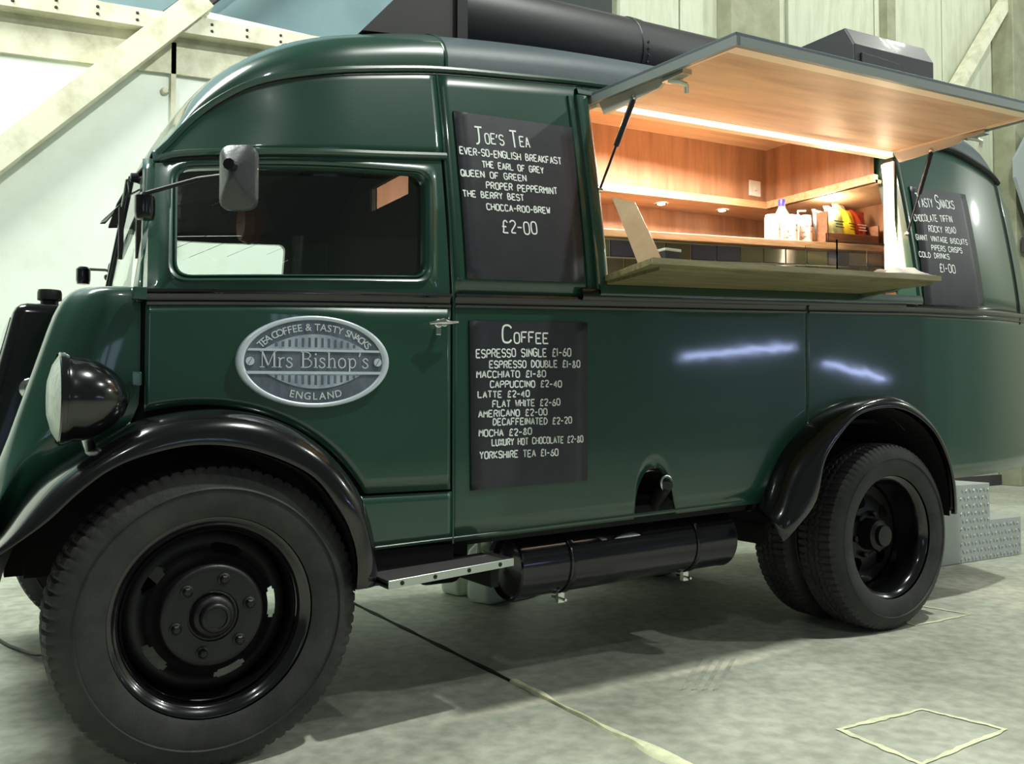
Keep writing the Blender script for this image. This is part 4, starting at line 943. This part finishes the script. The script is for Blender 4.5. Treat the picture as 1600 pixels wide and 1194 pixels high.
vm(MB().box((1.05, .2, .95), (3.6, 1.25, .97)), 'kitchen_floor', 'under')
def lit(o): return o
for px, py in ((1035, 305), (1130, 317)):
    p = U(px, py, 1.1); x = p[0]; z = 2.183+sl*(x-3.35)
    s_ = vm(MB().lathe([(0, -.004), (.022, -.004), (.022, 0)], (x, 1.11, z), 'z', 16), 'downlight', 'spotled', smooth=True)
    s_2 = vm(MB().lathe([(.022, -.004), (.030, -.006), (.032, 0)], (x, 1.11, z), 'z', 16), 'downlight_ring', 'chrome', s_, smooth=True)
    lamp('downlight_beam', 'SPOT', (x, 1.12, z-.012), 34, (1, .74, .48), .02, (x, 1.19, 1.0), 95)
p = (3.46, .62); z = 2.183
s_ = vm(MB().lathe([(0, -.006), (.045, -.006), (.045, 0)], (p[0]-.02, p[1], z), 'z', 16), 'downlight', 'spotled', smooth=True)
lamp('downlight_beam', 'POINT', (3.42, .62, 2.12), 9, (1, .74, .5), .03)
# tiled upstand with a wooden shelf on top
UY = .55
a = U(945, 357, UY-.03); b = U(1330, 381, UY-.03); ssl = (b[2]-a[2])/(b[0]-a[0]); sh = lambda x: a[2]+ssl*(x-a[0])
shx0, shx1 = a[0]-.12, 3.78
shelf = vm(MB().box((shx0, UY-.03, sh(shx0)-.035), (shx1, UY+.27, sh(shx0)), ssl), 'wooden_shelf', 'woodl', bevel=.003)
up_ = vm(MB().box((shx0, UY, 1.30), (shx1, UY+.05, sh(shx0)-.035), ssl*.9), 'tiled_upstand', 'grout')
tw, th = .163, .082; rt = random.Random(4); tiles = []
tl_mesh = {}
for r in range(4):
    for c in range(15):
        x = shx0+.004+c*tw-(tw/2 if r % 2 else 0)
        if x < shx0-.01 or x+tw > shx1+.02: 
            if x < shx0-.01: continue
            if x+tw > shx1+.1: continue
        z = sh(x)-.040-(r+1)*th; k = rt.choice(['t0', 't0', 't1', 't1', 't2', 't3', 't3'])
        if k not in tl_mesh:
            o = MB().hexa([(.007, -.002, .006), (tw-.004, -.002, .006+tw*ssl), (tw-.002, .005, .003+tw*ssl), (.004, .005, .003), (.007, -.002, th-.006), (tw-.004, -.002, th-.006+tw*ssl), (tw-.002, .005, th-.003+tw*ssl), (.004, .005, th-.003)]).build('tile', k); tl_mesh[k] = o.data
        else: o = bpy.data.objects.new('tile', tl_mesh[k]); COL.objects.link(o)
        o.parent = up_; o.location = Vector((x, UY-.005, z))-VANINV
# socket, steel column, bright jamb
sp = U(1178, 295, 1.0)
so = vm(MB().box((sp[0]-.045, .988, sp[2]-.045), (sp[0]+.045, 1.0, sp[2]+.045)), 'light_switch', 'white', bevel=.004)
vm(MB().box((sp[0]-.008, .980, sp[2]-.015), (sp[0]+.008, .988, sp[2]+.01)), 'rocker', 'white', so, bevel=.002)
vm(MB().lathe([(.0, .34), (.035, .34), (.04, .33), (.04, 0)], (1.60, .42, 1.60), 'z', 24), 'steel_column', 'alu', smooth=True)
M['jambwhite'] = mat('bright_jamb_trim', rgb(240, 226, 210), .5)
jr = vm(MB().box((3.385, .19, 1.62), (3.395, .25, 2.28)), 'jamb_lining', 'jambwhite')
vm(MB().hexa([(3.370, .150, 1.66), (3.384, .150, 1.66), (3.384, .175, 1.66), (3.370, .175, 1.66), (3.370, .225, 2.27), (3.384, .225, 2.27), (3.384, .25, 2.27), (3.370, .25, 2.27)]), 'led_strip', 'warmled', jr)
vm(MB().box((3.395, .20, 1.62), (3.44, .26, 2.3)), 'jamb_post', 'blackm')
# ================================================================== THINGS IN THE HATCH
def ctr_pt(px, py):
    # point on the counter top seen at a pixel
    z = 1.56
    for _ in range(6): p = G(px, py, z); z = cz_(p[0])+.024
    return Vector(p)
def shelf_pt(px, py, y):
    p = U(px, py, y); return Vector((p[0], y, sh(p[0])))
# leaning menu sheet in a holder
q0, q1 = ctr_pt(997, 414), ctr_pt(1036, 412)
M['paper'] = mat('laminated_menu_paper', rgb(226, 196, 160), .4, col2=rgb(210, 170, 130), scale=7)
q0 = Vector((1.50, -.02, cz_(1.5)+.024)); q1 = Vector((1.60, -.13, cz_(1.6)+.024))
def ray_y(px, py, y): return Vector(U(px, py, y))
b0, b1 = ctr_pt(998, 415), ctr_pt(1037, 411)
t0, t1 = ray_y(956, 308, b0.y+.10), ray_y(992, 316, b1.y+.10)
nrm = (b1-b0).cross(t0-b0).normalized(); nrm = nrm if nrm.y < 0 else -nrm
O_ = (b0+b1)/2
hold = MB().prism([b0-O_, b1-O_, t1-O_, t0-O_], -nrm*.004).build('menu_sheet', 'paper'); hold.location = O_
tag(hold, 'pale laminated menu sheet leaning back on the left end of the counter', 'menu')
p = ctr_pt(1052, 411)
bx_ = empty('sugar_box', (p.x, p.y+.02, cz_(p.x)+.025)); tag(bx_, 'small grey box on the counter just right of the menu sheet', 'box')
MB().box((-.035, -.02, 0), (.035, .02, .045)).build('box_body', 'matgrey', bx_, bevel=.003); MB().box((-.037, -.022, .040), (.037, .022, .050)).build('box_lid', 'white', bx_, bevel=.002)
# acrylic case, white cloth
ca, cb_ = ctr_pt(1317, 431), ctr_pt(1416, 437)
cx0 = ca.x; cy = ca.y
ac = empty('display_case', (2.80, -.02, cz_(2.80)+.024)); tag(ac, 'clear acrylic display case on the right end of the counter', 'display case')
def pane(a, b, nm='acrylic_pane'): return MB().box(a, b, .045 if b[0]-a[0] > .1 else 0).build(nm, 'acrylic', ac)
pane((-.20, -.065, .001-.009), (.22, -.060, .165)); pane((-.20, .105, -.008), (.22, .110, .165)); pane((-.205, -.06, -.008), (-.200, .105, .165)); pane((.22, -.06, .011), (.225, .105, .185))
pc = Vector((2.86, -.18, cz_(2.86)+.025))
cr = random.Random(3); rows = []
for i in range(17):
    row = []
    for j in range(13):
        u, v_ = i/16*2-1, j/12*2-1; rr2 = max(abs(u), abs(v_))
        h = .038*(1-rr2**3)+.010*math.sin(u*7+v_*3)*(1-rr2)+.006*math.sin(v_*11); row.append((u*.15*(1+.08*math.sin(v_*5)), v_*.09, max(.001, h)+.045*u*.15))
    rows.append(row)
cl = MB().grid(rows).build('folded_cloth', 'white', smooth=True, solid=.003, auto=80); cl.location = pc; tag(cl, 'crumpled white cloth on the counter in front of the clear case', 'cloth')
# squeeze bottles and cans on the shelf
def bottle(px, y, h, r, prof, cap, capm, label, group, lab=True, bm='white', nm='bottle'):
    p = shelf_pt(px, 372, y); o = empty(nm, (p.x, y, p.z+.001)); tag(o, label, 'bottle' if nm != 'can' else 'can')
    if group: o['group'] = group
    MB().lathe([(r2*r, z2*h) for r2, z2 in prof], (0, 0, 0), 'z', 24).build('body', bm, o, smooth=True, auto=40)
    if cap: MB().lathe([(r2*r, z2*h) for r2, z2 in cap], (0, 0, 0), 'z', 20).build('cap', capm, o, smooth=True, auto=40)
    if lab: MB().lathe([(r*1.01, h*.15), (r*1.015, h*.16), (r*1.015, h*.62), (r*1.01, h*.63)], (0, 0, 0), 'z', 24).build('label', M['canlabel'], o, smooth=True)
    return o
M['canlabel'] = mat('pale_printed_label', rgb(214, 196, 186), .5, col2=rgb(120, 108, 108), scale=26, detail=2, stretch=(1, 1, 2), ramp=(.55, .62))
M['bluecap'] = mat('blue_cap', rgb(62, 60, 200), .35)
can = [(0, 0), (.95, 0), (1, .03), (1, .86), (.9, .9), (.9, .96), (0, .97)]
bot = [(0, 0), (.95, 0), (1, .03), (1, .5), (.85, .66), (.4, .82), (.33, .88), (0, .88)]
capb = [(.36, .84), (.38, .85), (.38, .98), (.34, 1.0), (0, 1.0)]
bottle(1222, .72, .26, .048, bot, capb, 'bluecap', 'tall white bottle with a blue cap standing behind the white cans', None, False)
for i, (px, lab_) in enumerate(((1207, 'leftmost of the three white printed cans on the shelf'), (1235, 'middle of the three white printed cans on the shelf'), (1259, 'rightmost of the three white printed cans on the shelf'))):
    bottle(px, .615, .15+.006*i, .040-.004*i, can, None, None, lab_, 'white cans on the shelf', nm='can')
bt = bottle(1247, .74, .19, .03, bot, capb, 'white', 'small white pump bottle behind the rightmost cans', None, False)
MB().tube([(0, 0, .185), (0, 0, .21), (.05, -.01, .215)], .006, 8).build('pump_nozzle', 'white', bt)
# crate of crisp bags
cp = shelf_pt(1276, 378, .60); crx0 = cp.x; crx1 = crx0+.44
M['cratewood'] = mat('brown_crate_wood', rgb(134, 92, 62), .6, col2=rgb(100, 66, 44), scale=6, stretch=(1, 8, 8))
crt = empty('wooden_crate', (crx0, .60, sh(crx0)+.003)); tag(crt, 'brown wooden tray of crisp packets at the right end of the shelf', 'crate')
L = crx1-crx0
MB().box((0, -.07, 0), (L, -.058, .052), ssl).build('front_board', 'cratewood', crt, bevel=.002); MB().box((0, .12, 0), (L, .13, .12), ssl).build('back_board', 'cratewood', crt, bevel=.002)
MB().hexa([(0, -.07, 0), (.012, -.07, 0), (.012, .0, 0), (0, .0, 0), (0, -.07, .17), (.012, -.07, .17), (.012, .0, .17), (0, .0, .17)]).build('end_board', 'cratewood', crt, bevel=.002)
MB().hexa([(L-.012, -.07, L*ssl), (L, -.07, L*ssl), (L, .13, L*ssl), (L-.012, .13, L*ssl), (L-.012, -.07, .11+L*ssl), (L, -.07, .11+L*ssl), (L, .13, .12+L*ssl), (L-.012, .13, .12+L*ssl)]).build('end_board', 'cratewood', crt, bevel=.002)
MB().box((0, -.07, 0), (L, .13, .006), ssl).build('base', 'cratewood', crt)
def bag(dx, dy, dz, wd, ht, col, col2, rz_, label, text=True):
    m1 = mat('packet_foil', rgb(*col), .3, .25, bump=.5, bscale=18); m2 = mat('packet_print', rgb(*col2), .5)
    o = empty('crisp_packet', (crx0+dx, .60+dy, sh(crx0+dx)+.012+dz), rz_); tag(o, label, 'crisp packet', 'crisp packets in the crate'); o.rotation_euler.x = -.15
    rows = []
    for i in range(15):
        v_ = i/14; e = math.sin(PI*min(1, max(0, (v_-.0)/1.0)))**.55
        rows.append([((u-.5)*wd*(1-.10*e)+.004*math.sin(v_*9), 0-.032*e*math.sin(PI*u)**.7+.003*math.sin(u*14+v_*8), v_*ht+.004*math.sin(u*6)) for u in np.linspace(0, 1, 13)]+[((u-.5)*wd*(1-.10*e), .028*e*math.sin(PI*u)**.7, v_*ht) for u in np.linspace(1, 0, 13)[1:-1]])
    MB().grid(rows, True).build('foil_bag', m1, o, smooth=True, auto=80)
    mb = MB()
    for k_, (s0, s1, hh) in enumerate(((-.28, .28, .52), (-.2, .2, .44), (-.24, .24, .36))):
        mb.add([(s0*wd, -.0345, hh*ht), (s1*wd, -.0345, hh*ht), (s1*wd, -.0345, hh*ht+.006), (s0*wd, -.0345, hh*ht+.006)], [(0, 1, 2, 3)])
    mb.build('packet_print', m2, o)
bag(.07, .02, .0, .11, .19, (150, 172, 190), (70, 80, 90), .1, 'grey-blue crisp packet at the left end of the crate')
bag(.165, .0, .01, .14, .20, (196, 214, 160), (50, 60, 50), -.05, 'pale green and white crisp packet in the crate')
bag(.27, -.005, .0, .13, .20, (236, 220, 60), (120, 90, 30), .08, 'bright yellow crisp packet between the green and red ones')
bag(.36, .0, .0, .13, .20, (186, 72, 48), (240, 220, 200), -.1, 'red and brown crisp packet near the right end of the crate')
bag(.31, .075, .06, .12, .20, (226, 228, 220), (90, 96, 90), .05, 'white crisp packet standing taller behind the yellow and red ones')
bag(.40, .06, .0, .10, .20, (120, 52, 40), (220, 200, 180), -.2, 'dark brown-red crisp packet at the far right end of the crate')
# ================================================================== THINGS ON THE FLOOR
def jug(x, y, rz_, label, h=.30):
    o = empty('plastic_jug', (x, y, .001), rz_); tag(o, label, 'jug')
    L = rq([(-.10, -.085), (.10, -.085), (.10, .085), (-.10, .085)], .035, 3, 5); rows = []
    for s, z in ((.80, .0), (.93, .008), (1.0, .03), (1.0, .09), (.975, .10), (.975, .11), (1.0, .12), (1.0, h*.72), (.94, h*.82), (.60, h*.93), (.25, h*.96), (.22, h*.97)):
        rows.append([(q.x*s, q.y*s, z) for q in L])
    mb = MB().grid(rows, True); k = len(L); mb.f.append(tuple(range(k))); mb.build('jug_body', 'jug', o, smooth=True, auto=50)
    MB().lathe([(.024, h*.96), (.028, h*.965), (.028, h*1.03), (0, h*1.035)], (0, 0, 0), 'z', 18).build('cap', 'white', o, smooth=True)
    MB().tube([(-.02, 0, h*.98), (-.05, 0, h*1.04), (-.09, 0, h*.98), (-.092, 0, h*.80)], .012, 10).build('handle', 'jug', o, smooth=True)
    return o
jug(1.77, 1.78, .2, 'white plastic jug further back under the van, behind the nearer jug', .30)
jug(1.79, 1.52, .35, 'larger translucent white jug nearest the silencer on the floor under the van', .33)
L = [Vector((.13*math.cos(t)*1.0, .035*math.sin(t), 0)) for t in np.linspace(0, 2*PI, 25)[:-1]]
pd = MB().prism(L, (0, 0, .012)).build('pale_slab', 'jug', bevel=.003); pd.location = (1.99, 1.50, .001); pd.rotation_euler.z = .35; tag(pd, 'flat pale strip on the floor beside the larger jug', 'plastic slab')  # thin pale oval marking a pale patch on the floor
# rubber mat far behind the van
rm = empty('rubber_mat', (2.2, 2.9, .001)); tag(rm, 'dark ribbed rubber mat on the floor beyond the van', 'mat')
MB().box((-.95, -.35, 0), (.9, .35, .008)).build('mat_base', 'matgrey', rm)
mb = MB()
for i in range(46): mb.box((-.95+.04*i, -.34, .008), (-.93+.04*i, .34, .014))
r_ = mb.build('rib', 'matgrey', rm); r_['kind'] = 'stuff'
# treadplate steps behind the van
def tread_steps():
    o = empty('treadplate_steps', (5.25, .9, 0)); tag(o, 'aluminium treadplate two-tier steps standing behind the rear wheel', 'steps')
    # world profile measured: low tier then high tier towards the van
    MB().box((-.66, -.02, .002), (.12, .55, .52)).build('upper_tier', 'treadlight', o, bevel=.004)
    MB().box((.12, -.02, .002), (.50, .55, .27)).build('lower_tier', 'treadlight', o, bevel=.004)
    mb = MB()
    def dia(x, z, s):
        a = .55 if s else -.55; ca_, sa_ = math.cos(a+PI/2), math.sin(a+PI/2); l, w_ = .020, .008
        P = [(x+ca_*l, z+sa_*l), (x-sa_*w_, z+ca_*w_), (x-ca_*l, z-sa_*l), (x+sa_*w_, z-ca_*w_)]
        mb.add([(p[0], -.021, p[1]) for p in P]+[(x, -.027, z)], [(0, 1, 4), (1, 2, 4), (2, 3, 4), (3, 0, 4)])
    k = 0
    for iz in range(10):
        for ix in range(24):
            x = -.22+.042*ix+(.021 if iz % 2 else 0); z = .025+.05*iz
            if (z < .26 and x < .49) or (z < .49 and x < .10): dia(x, z, (ix+iz) % 2)
    t = mb.build('tread_lug', 'tread', o); t['kind'] = 'stuff'
M['treadlight'] = mat('steps_aluminium', rgb(176, 180, 178), .5, .2)
tread_steps()
# cable by the front wheel
cb = MB().tube(catm([(-.05, .9, .45), (-.25, 1.1, .25), (-.32, 1.4, .05), (-.42, 1.75, .008), (-.52, 2.05, .008), (-.75, 2.2, .008)], 8), .008, 8).build('cable', 'cable', smooth=True); tag(cb, 'black cable trailing on the floor left of the front wheel', 'cable')
